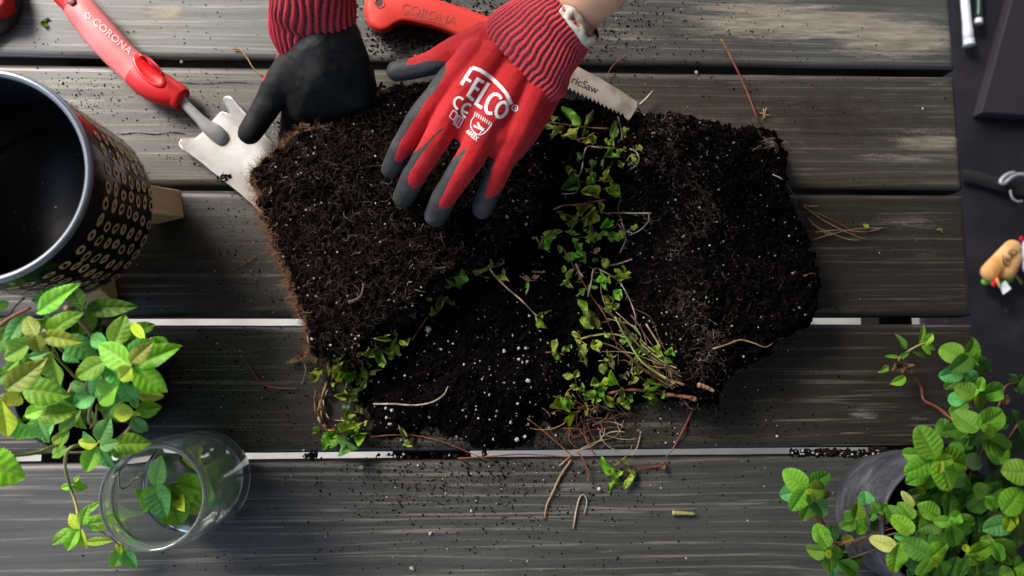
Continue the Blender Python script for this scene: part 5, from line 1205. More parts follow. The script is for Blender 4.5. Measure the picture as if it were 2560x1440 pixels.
wilt('leafy wilted sprig below the saw teeth, right beside the red glove', [([(1522, 322), (1480, 320), (1450, 317), (1410, 311), (1372, 305)], 4, 'b')], [((1450, 312), (1405, 266), 28, 'g'), ((1462, 312), (1482, 268), 18, 'o'), ((1448, 320), (1403, 346), 24, 'w'), ((1412, 316), (1364, 308), 30, 'o'), ((1402, 325), (1379, 354), 20, 'o'), ((1398, 302), (1374, 288), 20, 'o'), ((1470, 330), (1455, 345), 14, 'o')])
wilt('small upright green shoot under the tip of the saw blade', [([(1535, 372), (1533, 345), (1536, 322)], 3, 'g'), ([(1545, 292), (1552, 320), (1556, 350)], 2.5, 'w')], [((1535, 346), (1532, 311), 22, 'g'), ((1560, 340), (1573, 322), 20, 'w'), ((1525, 362), (1512, 348), 12, 'w'), ((1528, 362), (1534, 345), 14, 'l')])
wilt('wilted sprig with bright drooping leaves on a reddish stem, above the leaf pairs', [([(1478, 368), (1510, 369), (1545, 372), (1562, 378)], 3.5, 'r')], [((1530, 375), (1506, 393), 30, 'l'), ((1548, 374), (1545, 396), 17, 'l'), ((1548, 400), (1553, 425), 16, 'l'), ((1510, 394), (1508, 423), 12, 'o'), ((1535, 400), (1515, 430), 9, 'o')])
wilt('curled ring of tiny leaves at the right edge of the wilted greens', [([(1575, 372), (1590, 380), (1598, 398), (1588, 415), (1574, 424)], 2.6, 'w'), ([(1566, 402), (1580, 386), (1596, 392)], 2, 'g')], [((1580, 386), (1597, 402), 16, 'w'), ((1570, 398), (1566, 416), 20, 'o'), ((1590, 372), (1602, 366), 14, 'w'), ((1598, 360), (1604, 378), 12, 'w'), ((1582, 405), (1590, 415), 14, 'o'), ((1565, 380), (1560, 368), 10, 'o')])
wilt('pale thread-like stem arching over the dull leaves', [([(1500, 370), (1470, 366), (1460, 385), (1455, 420), (1446, 445), (1447, 465), (1438, 482), (1405, 485)], 2.6, 'w')], [((1505, 372), (1488, 368), 8, 'p')], .008, 'stem', 'pulled_stem')
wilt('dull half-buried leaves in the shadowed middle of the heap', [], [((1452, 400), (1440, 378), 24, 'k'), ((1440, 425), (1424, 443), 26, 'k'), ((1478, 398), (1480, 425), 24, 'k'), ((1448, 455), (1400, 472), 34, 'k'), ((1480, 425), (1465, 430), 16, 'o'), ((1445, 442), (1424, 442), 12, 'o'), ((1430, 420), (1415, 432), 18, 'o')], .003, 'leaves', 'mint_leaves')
wilt('two small crinkled leaves right above the pair of holed leaves', [], [((1510, 440), (1532, 450), 20, 'w'), ((1525, 453), (1546, 470), 16, 'w')], .004, 'leaves', 'mint_leaves')
wilt('two broad holed leaves facing each other mid-heap', [([(1494, 488), (1500, 500), (1498, 520)], 2.2, 'g')], [((1494, 490), (1448, 478), 34, 'w'), ((1512, 472), (1534, 498), 28, 'l')], .006)
wilt('sprig of long narrow dull leaves on a reddish stick', [([(1512, 501), (1490, 504), (1455, 511), (1410, 514), (1384, 524)], 4.5, 'r')], [((1484, 512), (1424, 560), 22, 'o'), ((1480, 518), (1452, 570), 30, 'w'), ((1434, 544), (1384, 524), 12, 'o'), ((1495, 505), (1502, 540), 10, 'w'), ((1400, 540), (1425, 555), 7, 'p')], .007)
wilt('long straight straw crossing the soil right of the wilted leaves', [([(1628, 533), (1570, 533), (1520, 532)], 3.4, 'w'), ([(1530, 538), (1500, 529), (1478, 528), (1464, 542), (1458, 562)], 2.4, 't')], [], .006, 'straw', 'straw')
wilt('white forked root below the straw', [([(1554, 556), (1562, 578), (1564, 600), (1550, 632)], 3, 'w'), ([(1544, 560), (1560, 575), (1580, 582)], 2, 'w'), ([(1622, 537), (1620, 555), (1600, 575), (1574, 588)], 2.4, 'w'), ([(1548, 466), (1552, 495), (1545, 520), (1555, 556)], 1.6, 'w')], [((1580, 573), (1594, 562), 16, 'w')], .006, 'root', 'root')
wilt('cluster with one round bright leaf beside the white forked root', [([(1545, 560), (1530, 572), (1512, 580)], 2, 'r')], [((1540, 582), (1526, 604), 34, 'l'), ((1516, 578), (1485, 600), 17, 'l'), ((1528, 560), (1498, 574), 24, 'l'), ((1550, 574), (1556, 594), 24, 'w'), ((1478, 562), (1480, 588), 14, 'o'), ((1530, 550), (1535, 570), 10, 'g')], .006)
wilt('sprig with a light narrow leaf, left end of the wilted greens', [([(1406, 578), (1380, 590), (1352, 592)], 2.6, 'g'), ([(1340, 592), (1350, 610), (1375, 630)], 3.4, 't')], [((1413, 580), (1453, 592), 12, 'l'), ((1386, 586), (1358, 590), 26, 'w'), ((1372, 590), (1366, 628), 22, 'l'), ((1396, 612), (1396, 630), 12, 'w'), ((1360, 595), (1346, 620), 16, 'o'), ((1385, 585), (1405, 576), 10, 'w')], .006)
wilt('three-lobed green tuft on the left side of the long red stem', [([(1440, 660), (1450, 682), (1458, 692)], 4, 'w')], [((1452, 628), (1430, 598), 22, 'g'), ((1442, 640), (1408, 642), 22, 'l'), ((1452, 630), (1466, 662), 22, 'd'), ((1438, 645), (1462, 640), 18, 'l'), ((1483, 645), (1495, 655), 16, 'd')], .006)
wilt('long thin red stem running down through the greens', [([(1408, 622), (1440, 675), (1475, 735), (1510, 785), (1530, 830), (1544, 872), (1546, 910)], 2.2, 'r')], [], .010, 'stem', 'pulled_stem')
wilt('forked grey stem with a bright twin leaf at its top', [([(1470, 742), (1478, 705), (1486, 672), (1515, 682), (1548, 705), (1572, 745), (1588, 790), (1590, 830)], 3, 'w'), ([(1502, 700), (1504, 735), (1518, 775)], 2.4, 't')], [((1500, 688), (1520, 726), 28, 'l'), ((1520, 690), (1530, 712), 20, 'w'), ((1546, 724), (1552, 756), 26, 'l'), ((1538, 735), (1534, 745), 12, 'w')], .009)
wilt('small dark green sprig left of the bright twin leaf', [([(1440, 740), (1458, 728), (1470, 722)], 2, 'g')], [((1470, 720), (1494, 716), 13, 'g'), ((1466, 722), (1440, 742), 17, 'd'), ((1458, 707), (1438, 706), 10, 'o')], .005)
wilt('tall crinkled bright leaf standing beside an olive one', [([(1482, 812), (1510, 805), (1530, 800)], 2.6, 'b')], [((1474, 806), (1448, 746), 24, 'l'), ((1478, 822), (1462, 782), 28, 'w'), ((1490, 818), (1470, 770), 26, 'o'), ((1492, 812), (1508, 820), 10, 'w')], .008)
wilt('olive drooping leaves on a long tan stem, left of the stem bundle', [([(1450, 848), (1480, 840), (1520, 835), (1560, 842), (1610, 868), (1650, 900), (1695, 935)], 4, 'g')], [((1430, 830), (1450, 846), 16, 'w'), ((1438, 848), (1458, 905), 26, 'w'), ((1452, 870), (1468, 918), 20, 'o'), ((1486, 850), (1496, 884), 28, 'w'), ((1510, 838), (1526, 836), 12, 'l')], .008)
wilt('small teal-green sprig at the right end of the stem bundle', [([(1596, 882), (1630, 878), (1668, 902), (1690, 935)], 3, 'b')], [((1632, 868), (1654, 890), 22, 'l'), ((1660, 882), (1678, 864), 20, 'g'), ((1664, 892), (1684, 906), 16, 'g'), ((1602, 884), (1634, 878), 10, 'l'), ((1650, 898), (1660, 916), 14, 'l'), ((1595, 880), (1606, 872), 14, 'g')], .009)
wilt('pair of mint leaves in the middle of the stem bundle', [([(1590, 955), (1580, 930), (1582, 905)], 2.4, 'g')], [((1528, 924), (1550, 962), 20, 'l'), ((1552, 942), (1568, 925), 24, 'p'), ((1588, 940), (1572, 962), 20, 'o'), ((1590, 930), (1586, 915), 8, 'w')], .009)
wilt('bright rumpled tuft just above the rusty needles', [([(1480, 1005), (1487, 1020), (1484, 1035)], 2.4, 'w')], [((1496, 955), (1476, 965), 24, 'w'), ((1520, 945), (1500, 965), 20, 'w'), ((1485, 960), (1490, 990), 26, 'l'), ((1490, 982), (1458, 984), 26, 'l'), ((1486, 985), (1476, 1010), 22, 'l'), ((1502, 985), (1512, 1016), 14, 'w'), ((1462, 1006), (1458, 1046), 14, 'o'), ((1488, 1022), (1514, 1030), 22, 'n')], .008)
wilt('three-leaved yellow-green sprig at the lower left of the greens', [([(1422, 1018), (1440, 1000), (1430, 985)], 2, 'g')], [((1426, 1024), (1371, 1024), 28, 'w'), ((1408, 1022), (1393, 988), 17, 'l'), ((1424, 1008), (1422, 978), 20, 'w'), ((1442, 1028), (1428, 1064), 13, 'r'), ((1430, 1015), (1405, 1005), 18, 'w')], .007)
wilt('curly dense sprig beside the thick brown stem', [([(1600, 975), (1640, 972), (1665, 985)], 2.4, 'g')], [((1640, 975), (1598, 988), 26, 'w'), ((1640, 968), (1668, 964), 22, 'l'), ((1630, 985), (1628, 1018), 24, 'l'), ((1622, 968), (1606, 960), 18, 'w'), ((1640, 960), (1625, 950), 20, 'w'), ((1660, 975), (1650, 990), 18, 'w')], .009)
wilt('thick reddish brown main stem with a pale cut end', [([(1742, 996), (1700, 990), (1655, 984), (1600, 975), (1560, 976), (1518, 984)], 7, 'r'), ([(1738, 998), (1722, 994)], 9, 't')], [], .010, 'stem', 'pulled_stem')
o = thing('stem_bundle', 'tangle of bare brown mint stems fanning out of the dark root ball', 'stems', tuple(WS(1640, 900)))
rl = random.Random(4); mbs = []
for k in range(22):
    x0, y0 = 1700 + rl.uniform(-35, 20), 950 + rl.uniform(-35, 22); x1, y1 = 1500 + rl.uniform(-20, 130), 790 + rl.uniform(-40, 150)
    c1 = (x0 * .6 + x1 * .4 + rl.uniform(-20, 20), y0 * .6 + y1 * .4 + rl.uniform(-18, 18)); c2 = (x0 * .3 + x1 * .7 + rl.uniform(-22, 22), y0 * .3 + y1 * .7 + rl.uniform(-22, 22))
    P = crom([(x0, y0, 0), (*c1, 0), (*c2, 0), (x1, y1, 0)], 6); lf = rl.uniform(.004, .020)
    Q3 = [WS(p[0], p[1], lf + .003 * math.sin(i * .6 + k)) for i, p in enumerate(P)]
    r0 = rl.choice([.0005, .0006, .0009, .0014]); mb = MB(); mb.tube(Q3, [r0 * (1 - .4 * i / len(Q3)) for i in range(len(Q3))], 6)
    child(mb.build('stem', rl.choice([MS_B, MS_B, MS_B, MS_T, MS_G, MS_B])), o)
o = thing('pine_needles', 'nest of rusty dry needles and straw on the board below the greens', 'needles', tuple(WS(1490, 1070)))
for k in range(46):
    x0, y0 = rl.gauss(1480, 50), rl.gauss(1060, 30); a = rl.uniform(0, 6.28); L = rl.uniform(40, 130); cv = rl.uniform(-.9, .9)
    pts = []
    for i in range(6): pts.append((x0, y0, 0)); x0 += L / 5 * math.cos(a); y0 += L / 5 * math.sin(a) * .7; a += cv / 2.2
    if min(p[1] for p in pts) < 965: continue
    lf = rl.uniform(.001, .012); Q3 = [WS(p[0], p[1], lf) for p in crom(pts, 3)]
    mb = MB(); mb.tube(Q3, rl.choice([.0004, .0005, .0008]), 5); child(mb.build('needle', rl.choice([MS_R, MS_T, MS_R, MS_W, MS_B])), o)
# lower left clump
wilt('thick tan stems bending down to a bright leafy tip, lower left of the heap', [([(822, 905), (818, 935), (812, 975), (800, 1010), (796, 1040), (806, 1062), (832, 1080), (868, 1094)], 6.5, 't'), ([(826, 910), (822, 940), (806, 990), (803, 1030), (810, 1058)], 5, 't'), ([(790, 975), (787, 1005), (790, 1035), (800, 1056)], 4.5, 'r'), ([(808, 1000), (812, 1026), (826, 1048), (862, 1052)], 3.4, 'p'), ([(835, 930), (828, 955), (812, 990)], 4, 't'), ([(808, 1062), (825, 1072), (842, 1076)], 6, 'r')],
     [((838, 1084), (806, 1130), 40, 'g'), ((828, 1082), (806, 1098), 30, 'g'), ((884, 1086), (922, 1078), 28, 'l'), ((852, 1088), (902, 1116), 26, 't'), ((872, 1094), (878, 1126), 14, 't'), ((880, 1062), (919, 1046), 18, 'w'), ((808, 1070), (782, 1086), 14, 'w'), ((845, 1072), (872, 1058), 24, 'w'), ((855, 1080), (895, 1068), 22, 'w'), ((835, 1075), (850, 1062), 16, 'g'), ((870, 1078), (898, 1094), 22, 'l')], .010)
wilt('rumpled sprig hanging between the tan stems and the dark soil', [([(868, 955), (862, 980), (868, 1010), (862, 1040)], 2, 'g')], [((862, 988), (834, 990), 20, 'w'), ((866, 984), (897, 1004), 24, 'w'), ((860, 992), (858, 972), 16, 'w'), ((870, 1030), (860, 1050), 30, 'w'), ((886, 1020), (908, 1036), 20, 'o'), ((880, 990), (898, 970), 20, 'k'), ((868, 1008), (872, 1030), 22, 't'), ((872, 975), (886, 985), 12, 'w')], .009)
wilt('limp yellow-green leaves under the corner of the left root ball', [([(848, 960), (830, 935), (800, 920)], 2.4, 'b')], [((806, 928), (774, 936), 26, 'w'), ((800, 920), (785, 945), 24, 'w'), ((835, 925), (852, 955), 24, 'r'), ((862, 928), (840, 958), 18, 'r'), ((848, 925), (878, 936), 22, 'w'), ((870, 925), (845, 915), 20, 'w'), ((838, 955), (834, 975), 10, 'y')], .012)
wilt('two limp leaves folded over the edge, right of the yellow-green ones', [([(905, 905), (912, 930), (948, 922)], 1.8, 'g')], [((906, 918), (914, 950), 18, 'w'), ((914, 945), (902, 976), 14, 'p'), ((922, 936), (950, 922), 9, 'w'), ((920, 920), (935, 915), 9, 'w')], .008)
wilt('holed leaf pair at the top of the left clump', [([(912, 882), (935, 872), (962, 882)], 1.8, 'w')], [((908, 886), (950, 868), 28, 'w'), ((948, 882), (966, 924), 26, 'l'), ((890, 890), (905, 880), 14, 'o')], .010)
wilt('small star-shaped wilted sprig right of the holed pair', [([(985, 828), (992, 850), (998, 870)], 2, 'g')], [((990, 850), (980, 880), 20, 'w'), ((995, 860), (1004, 888), 15, 'w'), ((998, 855), (1020, 862), 13, 'w'), ((992, 840), (988, 822), 9, 'w'), ((975, 880), (980, 900), 20, 'w'), ((1008, 868), (1024, 846), 12, 'o')], .009)
wilt('withered brown leaves at the left foot of the root ball', [([(768, 838), (772, 870), (760, 900), (764, 925), (755, 960)], 2.6, 'w')], [((780, 890), (738, 892), 22, 'n'), ((745, 900), (718, 912), 16, 'n'), ((775, 900), (790, 920), 20, 'n'), ((760, 885), (740, 905), 14, 'n')], .008, 'leaves', 'dry_leaves')
wilt('crooked olive sprig on the bare soil, above the pebbly patch', [([(1070, 790), (1050, 820), (1030, 850)], 2.2, 'r'), ([(1072, 785), (1090, 782), (1100, 760)], 2.4, 'g')], [((1092, 782), (1108, 738), 18, 'o'), ((1082, 770), (1076, 790), 16, 'w'), ((1106, 746), (1140, 762), 17, 'o'), ((1075, 752), (1062, 745), 10, 'w')], .008)
wilt('sprig with one bright serrated leaf left of the long reddish twig', [([(1112, 716), (1135, 712), (1150, 705)], 1.8, 'w')], [((1152, 714), (1156, 674), 30, 'l'), ((1114, 720), (1148, 706), 9, 'w'), ((1140, 716), (1115, 700), 9, 'w')], .008)
wilt('long reddish twig with shrivelled leaves at both ends', [([(1222, 668), (1240, 692), (1270, 722), (1305, 752), (1340, 788)], 4, 'p'), ([(1182, 678), (1205, 690), (1225, 696)], 2.6, 'r'), ([(1225, 670), (1250, 662), (1262, 655)], 2, 'w')], [((1222, 668), (1180, 678), 13, 'w'), ((1228, 668), (1222, 648), 12, 'w'), ((1240, 690), (1274, 702), 18, 'w'), ((1262, 690), (1262, 665), 8, 'w'), ((1340, 788), (1374, 776), 13, 'w'), ((1352, 796), (1372, 822), 15, 'l'), ((1340, 790), (1342, 818), 9, 'p')], .010)
wilt('dry brown tuft with a bright blade, right of the reddish twig', [([(1300, 690), (1320, 700), (1345, 702)], 3, 'b')], [((1318, 706), (1315, 738), 9, 'l'), ((1330, 695), (1350, 690), 12, 'n'), ((1312, 690), (1330, 705), 14, 'n'), ((1330, 680), (1365, 680), 6, 'o')], .008)
wilt('small light green sprig lying alone below the bright gap', [([(1590, 1172), (1568, 1178), (1548, 1182)], 2.4, 'r')], [((1542, 1178), (1504, 1140), 24, 'l'), ((1548, 1190), (1519, 1232), 25, 'l'), ((1585, 1178), (1546, 1146), 15, 'o'), ((1588, 1178), (1556, 1222), 18, 'w'), ((1552, 1180), (1512, 1185), 24, 'w')], .006)
wilt('bent reddish twig crossing the gap to the lone sprig', [([(1732, 1020), (1720, 1050), (1700, 1090), (1680, 1125), (1665, 1142)], 4, 'r'), ([(1664, 1158), (1630, 1168), (1592, 1172)], 3, 'r')], [((1652, 1160), (1662, 1176), 14, 'n')], .004, 'twig', 'twig')
def twig(label, pts, r, m_, cat='twig', name='twig', lift=.0016):
    Q3 = [WS(p[0], p[1], lift + r / 3000) for p in crom([(a, b, 0) for a, b in pts], 6)]; k = len(Q3)
    mb = MB(); mb.tube(Q3, [r / FPX * .64 * (1 - .4 * i / (k - 1)) * (1 + .12 * math.sin(i * 2.1)) for i in range(k)], 6)
    o = mb.build(name, MST[m_]); return tag(o, label, cat)
twig('straight dark red stem leaning from the board onto the right root ball', [(1803, 98), (1822, 132), (1850, 190), (1872, 240), (1894, 300)], 4.6, 'r', lift=.004)
twig('tan hooked twig beside the cuff of the black glove', [(582, 122), (600, 124), (618, 145), (632, 168), (655, 190)], 3.2, 't')
twig('curved reddish stem with a pale knot, left of the heap', [(598, 890), (612, 895), (628, 925), (655, 958), (690, 970), (742, 972)], 3.4, 'r')
twig('hair-thin twig lying left of the root ball', [(640, 640), (612, 658), (580, 673)], 1.6, 'b')
twig('golden brown bent stalk hanging below the lowest bright gap', [(1428, 1150), (1402, 1188), (1382, 1230), (1368, 1260), (1360, 1297)], 3.6, 't')
twig('white hairpin-shaped rootlet on the lowest board', [(1433, 1322), (1440, 1280), (1447, 1250), (1456, 1236), (1466, 1246), (1466, 1262), (1460, 1286)], 2.8, 'w', 'root', 'root')
twig('short fat light green stalk on the lowest board', [(1681, 1282), (1705, 1283), (1737, 1285)], 8, 'g', 'stalk', 'stalk')
twig('white and red root curving over the perlite-strewn soil', [(933, 1010), (985, 1010), (1035, 1013), (1078, 1006), (1108, 988), (1120, 966)], 3, 'w', 'root', 'root', .004)
twig('thin red runner from the leafy tip to the bright gap', [(925, 1092), (975, 1088), (1030, 1088), (1100, 1102), (1160, 1126), (1225, 1153)], 2.4, 'r', 'stem', 'pulled_stem', .003)
twig('red stem lying along the lowest bright gap', [(1145, 1146), (1220, 1142), (1290, 1136), (1360, 1138), (1432, 1143)], 2.6, 'r', 'stem', 'pulled_stem')
twig('slanting red stem that ends at the bright gap', [(1318, 1046), (1350, 1070), (1385, 1100), (1432, 1142)], 3, 'r', 'stem', 'pulled_stem', .003)
twig('orange-brown curl of needle across the gap', [(1398, 1165), (1440, 1130), (1490, 1105), (1540, 1090), (1560, 1050)], 2.4, 't', 'needle', 'needle')
twig('pale splinter standing in the gap near the middle', [(1600, 1090), (1594, 1115), (1580, 1140)], 2.6, 'w', 'splinter', 'splinter')
twig('pale root fork sticking up by the black glove', [(775, 322), (772, 305), (762, 292), (750, 284)], 2.2, 'w', 'root', 'root', .006)
twig('white rootlet lying on the middle right of the soil', [(1520, 664), (1545, 660), (1580, 648)], 3, 'w', 'root', 'root', .004)
twig('branching root creeping out of the lower edge of the dark root ball', [(1782, 872), (1815, 862), (1850, 850), (1885, 858), (1915, 868), (1940, 850), (1958, 845)], 2.6, 't', 'root', 'root', .004)
twig('pale crooked root on the upper right of the dark root ball', [(1932, 436), (1955, 448), (1972, 470), (1988, 495), (1992, 508)], 2.2, 'w', 'root', 'root', .004)
twig('red thread stem beside the saw tip', [(1565, 140), (1545, 152), (1522, 180), (1520, 210)], 1.8, 'r', 'stem', 'pulled_stem', .004)
twig('short pale root poking off the lower right side of the root ball', [(2010, 690), (2030, 683), (2050, 690)], 2.0, 'w', 'root', 'root', .002)
o = thing('pine_needles', 'spray of golden pine needles poking out right of the dark root ball', 'needles', tuple(WS(2100, 560)))
for pts in ([(2008, 515), (2050, 545), (2105, 575), (2165, 600)], [(2010, 520), (2060, 540), (2110, 565), (2140, 590)], [(2030, 600), (2080, 585), (2140, 572), (2218, 570)], [(2040, 580), (2100, 575), (2160, 580), (2200, 572)], [(2030, 560), (2070, 580), (2120, 598), (2150, 600)], [(2020, 545), (2050, 575), (2080, 590)], [(2008, 512), (2030, 516), (2046, 515)]):
    Q3 = [WS(p[0], p[1], .003) for p in crom([(a, b, 0) for a, b in pts], 5)]; mb = MB(); mb.tube(Q3, .0005, 5); child(mb.build('needle', random.choice([MS_T, MS_R, MS_T])), o)
wilt('tiny yellow leaf scrap by the golden pine needles', [], [((2160, 558), (2176, 568), 16, 'w')], .006, 'leaf', 'leaf_scrap')
wilt('pale yellow leaf scrap on the right part of the board', [], [((2342, 574), (2354, 584), 12, 'p')], .001, 'leaf', 'leaf_scrap')
wilt('curled green scrap on the top left board', [], [((104, 62), (124, 45), 14, 'g'), ((118, 60), (112, 70), 8, 'g')], .001, 'leaf', 'leaf_scrap')
wilt('fallen dry brown leaf between the mint and the root ball', [], [((400, 934), (474, 943), 26, 'n')], .001, 'leaf', 'dry_leaf')
wilt('pale twisted shoot at the lower edge of the loose soil', [], [((1000, 1068), (1012, 1092), 12, 'p'), ((1012, 1088), (1034, 1126), 13, 'p'), ((1030, 1110), (1006, 1112), 10, 'w')], .005, 'shoot', 'shoot')
twig('rusty brown piece of rotten root near the lower rim of the left half', [(872, 756), (890, 750), (903, 738), (909, 716)], 6, 'b', 'root', 'root', .004)
twig('thick pale splinter poking out beside the saw tip', [(1600, 262), (1615, 248), (1632, 228)], 6, 'w', 'splinter', 'splinter', .01)
twig('tan rotten splinter at the lower corner of the dark root ball', [(1745, 962), (1765, 968), (1785, 978)], 8, 't', 'splinter', 'splinter', .004)
o = thing('straw', 'three crossed bits of straw at the foot of the red stem', 'straw', tuple(WS(1912, 280)))
for pts in ([(1908, 272), (1914, 298)], [(1916, 270), (1906, 300)], [(1900, 282), (1928, 290)]):
    Q3 = [WS(p[0], p[1], .002) for p in crom([(a, b, 0) for a, b in pts], 3)]; mb = MB(); mb.tube(Q3, .0006, 5); child(mb.build('straw_piece', MS_T), o)
o = thing('root_tuft', 'pale tuft of hair roots on the upper right corner of the dark root ball', 'roots', tuple(WS(1945, 350)))
mb = MB()
for k in range(60):
    x0, y0 = rl.gauss(1935, 22), rl.gauss(355, 8); a = rl.uniform(-1.2, 1.2) + rl.choice([0, math.pi]); pts = []
    for i in range(5): pts.append((x0, y0, 0)); x0 += 7 * math.cos(a); y0 += 5 * math.sin(a); a += rl.uniform(-.7, .7)
    mb.tube([WS(p[0], p[1], .004) for p in pts], .00022, 3, 0, False, rl.uniform(.5, 1))
child(mb.build('fine_roots', MROOT, attr='tone'), o)
rx_ = random.Random(21)
SPOT = [(1462, 345, 'left of the little upright shoot'), (1490, 452, 'above the holed leaf pair'), (1470, 590, 'beside the round bright leaf'), (1500, 640, 'left of the purple-black soil'), (1420, 700, 'left of the red stem'), (1530, 760, 'under the twin leaf'), (1560, 845, 'at the head of the stem bundle'), (1520, 900, 'inside the stem bundle'), (1560, 1000, 'under the thick main stem'), (1440, 960, 'left of the rumpled tuft'), (1390, 880, 'on the dark soil left of the olive leaves'), (1600, 915, 'over the brown stems'), (830, 915, 'under the dry brown leaves'), (890, 930, 'between the limp leaves'), (960, 860, 'beside the holed pair'), (880, 1060, 'over the leafy tip'), (1440, 555, 'among the long dull leaves'), (1555, 690, 'right of the twin leaf')]
for (cx, cy, wh) in SPOT:
    L_v = []; n = rx_.randint(4, 6); a0 = rx_.uniform(0, 6.3); ax = rx_.uniform(0, 6.3); S_ = [(cx - 26 * math.cos(ax), cy - 26 * math.sin(ax)), (cx, cy), (cx + 24 * math.cos(ax + .4), cy + 24 * math.sin(ax + .4))]
    for k in range(n):
        f = rx_.uniform(-1, 1); bx, by = cx + 22 * f * math.cos(ax), cy + 22 * f * math.sin(ax); a = ax + rx_.choice([-1, 1]) * rx_.uniform(.6, 1.7); L = rx_.uniform(16, 32)
        L_v.append(((bx, by), (bx + L * math.cos(a), by + L * math.sin(a)), L * rx_.uniform(.45, .75), rx_.choice('wwlogw')))
    wilt('small wilted mint sprig ' + wh, [(S_, 2.4, rx_.choice('grt'))], L_v, .007)
# single pale pebbles of perlite on the boards and on the soil
for (px, py, r, lab) in [(155, 207, 7, 'orange-white perlite lump beside the planter rim'), (455, 156, 7, 'white perlite lump in the gap below the trowel handle'), (1740, 182, 9, 'round perlite lump on the edge of the upper right gap'), (1942, 1090, 7, 'oval perlite lump on the board right of the needles'), (904, 1168, 9, 'white perlite lump just below the left bright gap'), (1076, 1333, 8, 'white perlite lump low on the bottom board'), (1178, 1277, 7, 'white perlite lump in the middle of the bottom board'), (1498, 1222, 9, 'pale flat stone left of the lone sprig'),
        (1072, 824, 13, 'large angular perlite chunk in the middle of the soil'), (981, 1025, 9, 'crumbly perlite chunk above the thin red runner'), (1320, 952, 10, 'largest perlite grain right of centre in the soil'), (1142, 1090, 8, 'perlite grain near the lower rim of the soil'), (1292, 1098, 10, 'perlite chunk on the tongue of dark soil'), (1652, 1220, 4, 'tiny perlite grain right of the lone sprig'), (1868, 1301, 5, 'small perlite grain far right on the bottom board'), (2306, 272, 6, 'white flake near the right end of the second board'), (1030, 1420, 9, 'brownish white chunk at the bottom edge')]:
    V, F = random.choice(LUMPS); p = WS(px, py); rr = r / FPX * .58
    o = obj('perlite_lump', mesh_from('perlite_lump', V * rr, F, False), MPERL); o.location = (p.x, p.y, p.z + rr * .5); o.rotation_euler = (0, 0, random.uniform(0, 6)); tag(o, lab, 'perlite', 'loose perlite lumps')

# ------------------------------------------------------------------ things on the dark floor at the right
FZ = -.72
def fbar(name, a, b, z, rpx, mat_, par=None, cap=None):
    P0 = W(a[0], a[1], z); P1 = W(b[0], b[1], z); mb = MB(); r = rpx / FPX * (CAM_Z - z)
    k = 12; pts = [P0 + (P1 - P0) * i / k for i in range(k + 1)]
    mb.tube(pts, [r] * (k - 1) + [r * 1.16, r * 1.16], 20); o = mb.build(name, mat_)
    return child(o, par) if par is not None else o
mwh = mat('white_enamel', (.62, .64, .68), .35, .5)
wt = thing('white_tube', 'white metal chair leg lying on the dark floor, upper right', 'tube', tuple(W(2412, 50, FZ)))
fbar('pipe', (2398, -160), (2422, 104), FZ + .02, 11.5, mwh, wt); fbar('foot_cap', (2422, 100), (2423, 113), FZ + .022, 14, mwh, wt)
gt = thing('green_tube', 'dark green metal tube with a pale end cap beside the white one', 'tube', tuple(W(2445, 20, FZ)))
fbar('pipe', (2448, -160), (2447, 52), FZ + .02, 7.5, mat('dark_green_enamel', (.010, .045, .030), .35), gt); fbar('foot_cap', (2447, 48), (2446, 59), FZ + .022, 10, mwh, gt)
mbag = mat('dark_fabric_panel', (.022, .019, .026), .75, .3)
poly = [tuple(W(a, b, FZ + .03))[:2] for a, b in [(2452, 282), (2545, -60), (2900, -60), (2900, 296), (2640, 292)]]
tag(obj('storage_box', bm_mesh(prism(poly, FZ, FZ + .03, .003), 'storage_box'), mbag), 'flat dark grey box with a slanted edge, upper right corner', 'box')
st = thing('strap', 'black webbing strap with a grey buckle on the floor by the table end', 'strap', tuple(W(2500, 450, FZ)))
P = crom([W(2405, 440, FZ + .01), W(2450, 446, FZ + .012), W(2500, 462, FZ + .014), (W(2570, 480, FZ + .012)), W(2650, 490, FZ + .01)], 6)
V = []; 
for p in P:
    for s_ in (-1, 1): V.append((p[0], p[1] + s_ * .014, p[2] + .002))
    for s_ in (1, -1): V.append((p[0], p[1] + s_ * .014, p[2]))
F = [(4 * i + a, 4 * i + (a + 1) % 4, 4 * i + 4 + (a + 1) % 4, 4 * i + 4 + a) for i in range(len(P) - 1) for a in range(4)]
child(obj('webbing', mesh_from('webbing', V, F), mat('black_webbing', (.005, .005, .006), .9)), st)
mbk = mat('grey_buckle', (.38, .38, .40), .35, .5, .3)
mb = MB(); mb.tube(crom([W(a, b, FZ + .03) for a, b in [(2536, 432), (2520, 436), (2506, 446), (2502, 456), (2512, 458), (2520, 450), (2535, 440), (2552, 436), (2600, 440)]], 5), .0042, 8); child(mb.build('buckle', mbk), st)
mb = MB(); mb.tube([W(2548 + 22 * math.cos(a), 478 + 26 * math.sin(a), FZ + .02) for a in [1.2 + i * .17 for i in range(13)]], .0022, 8); child(mb.build('ring', mbk), st)
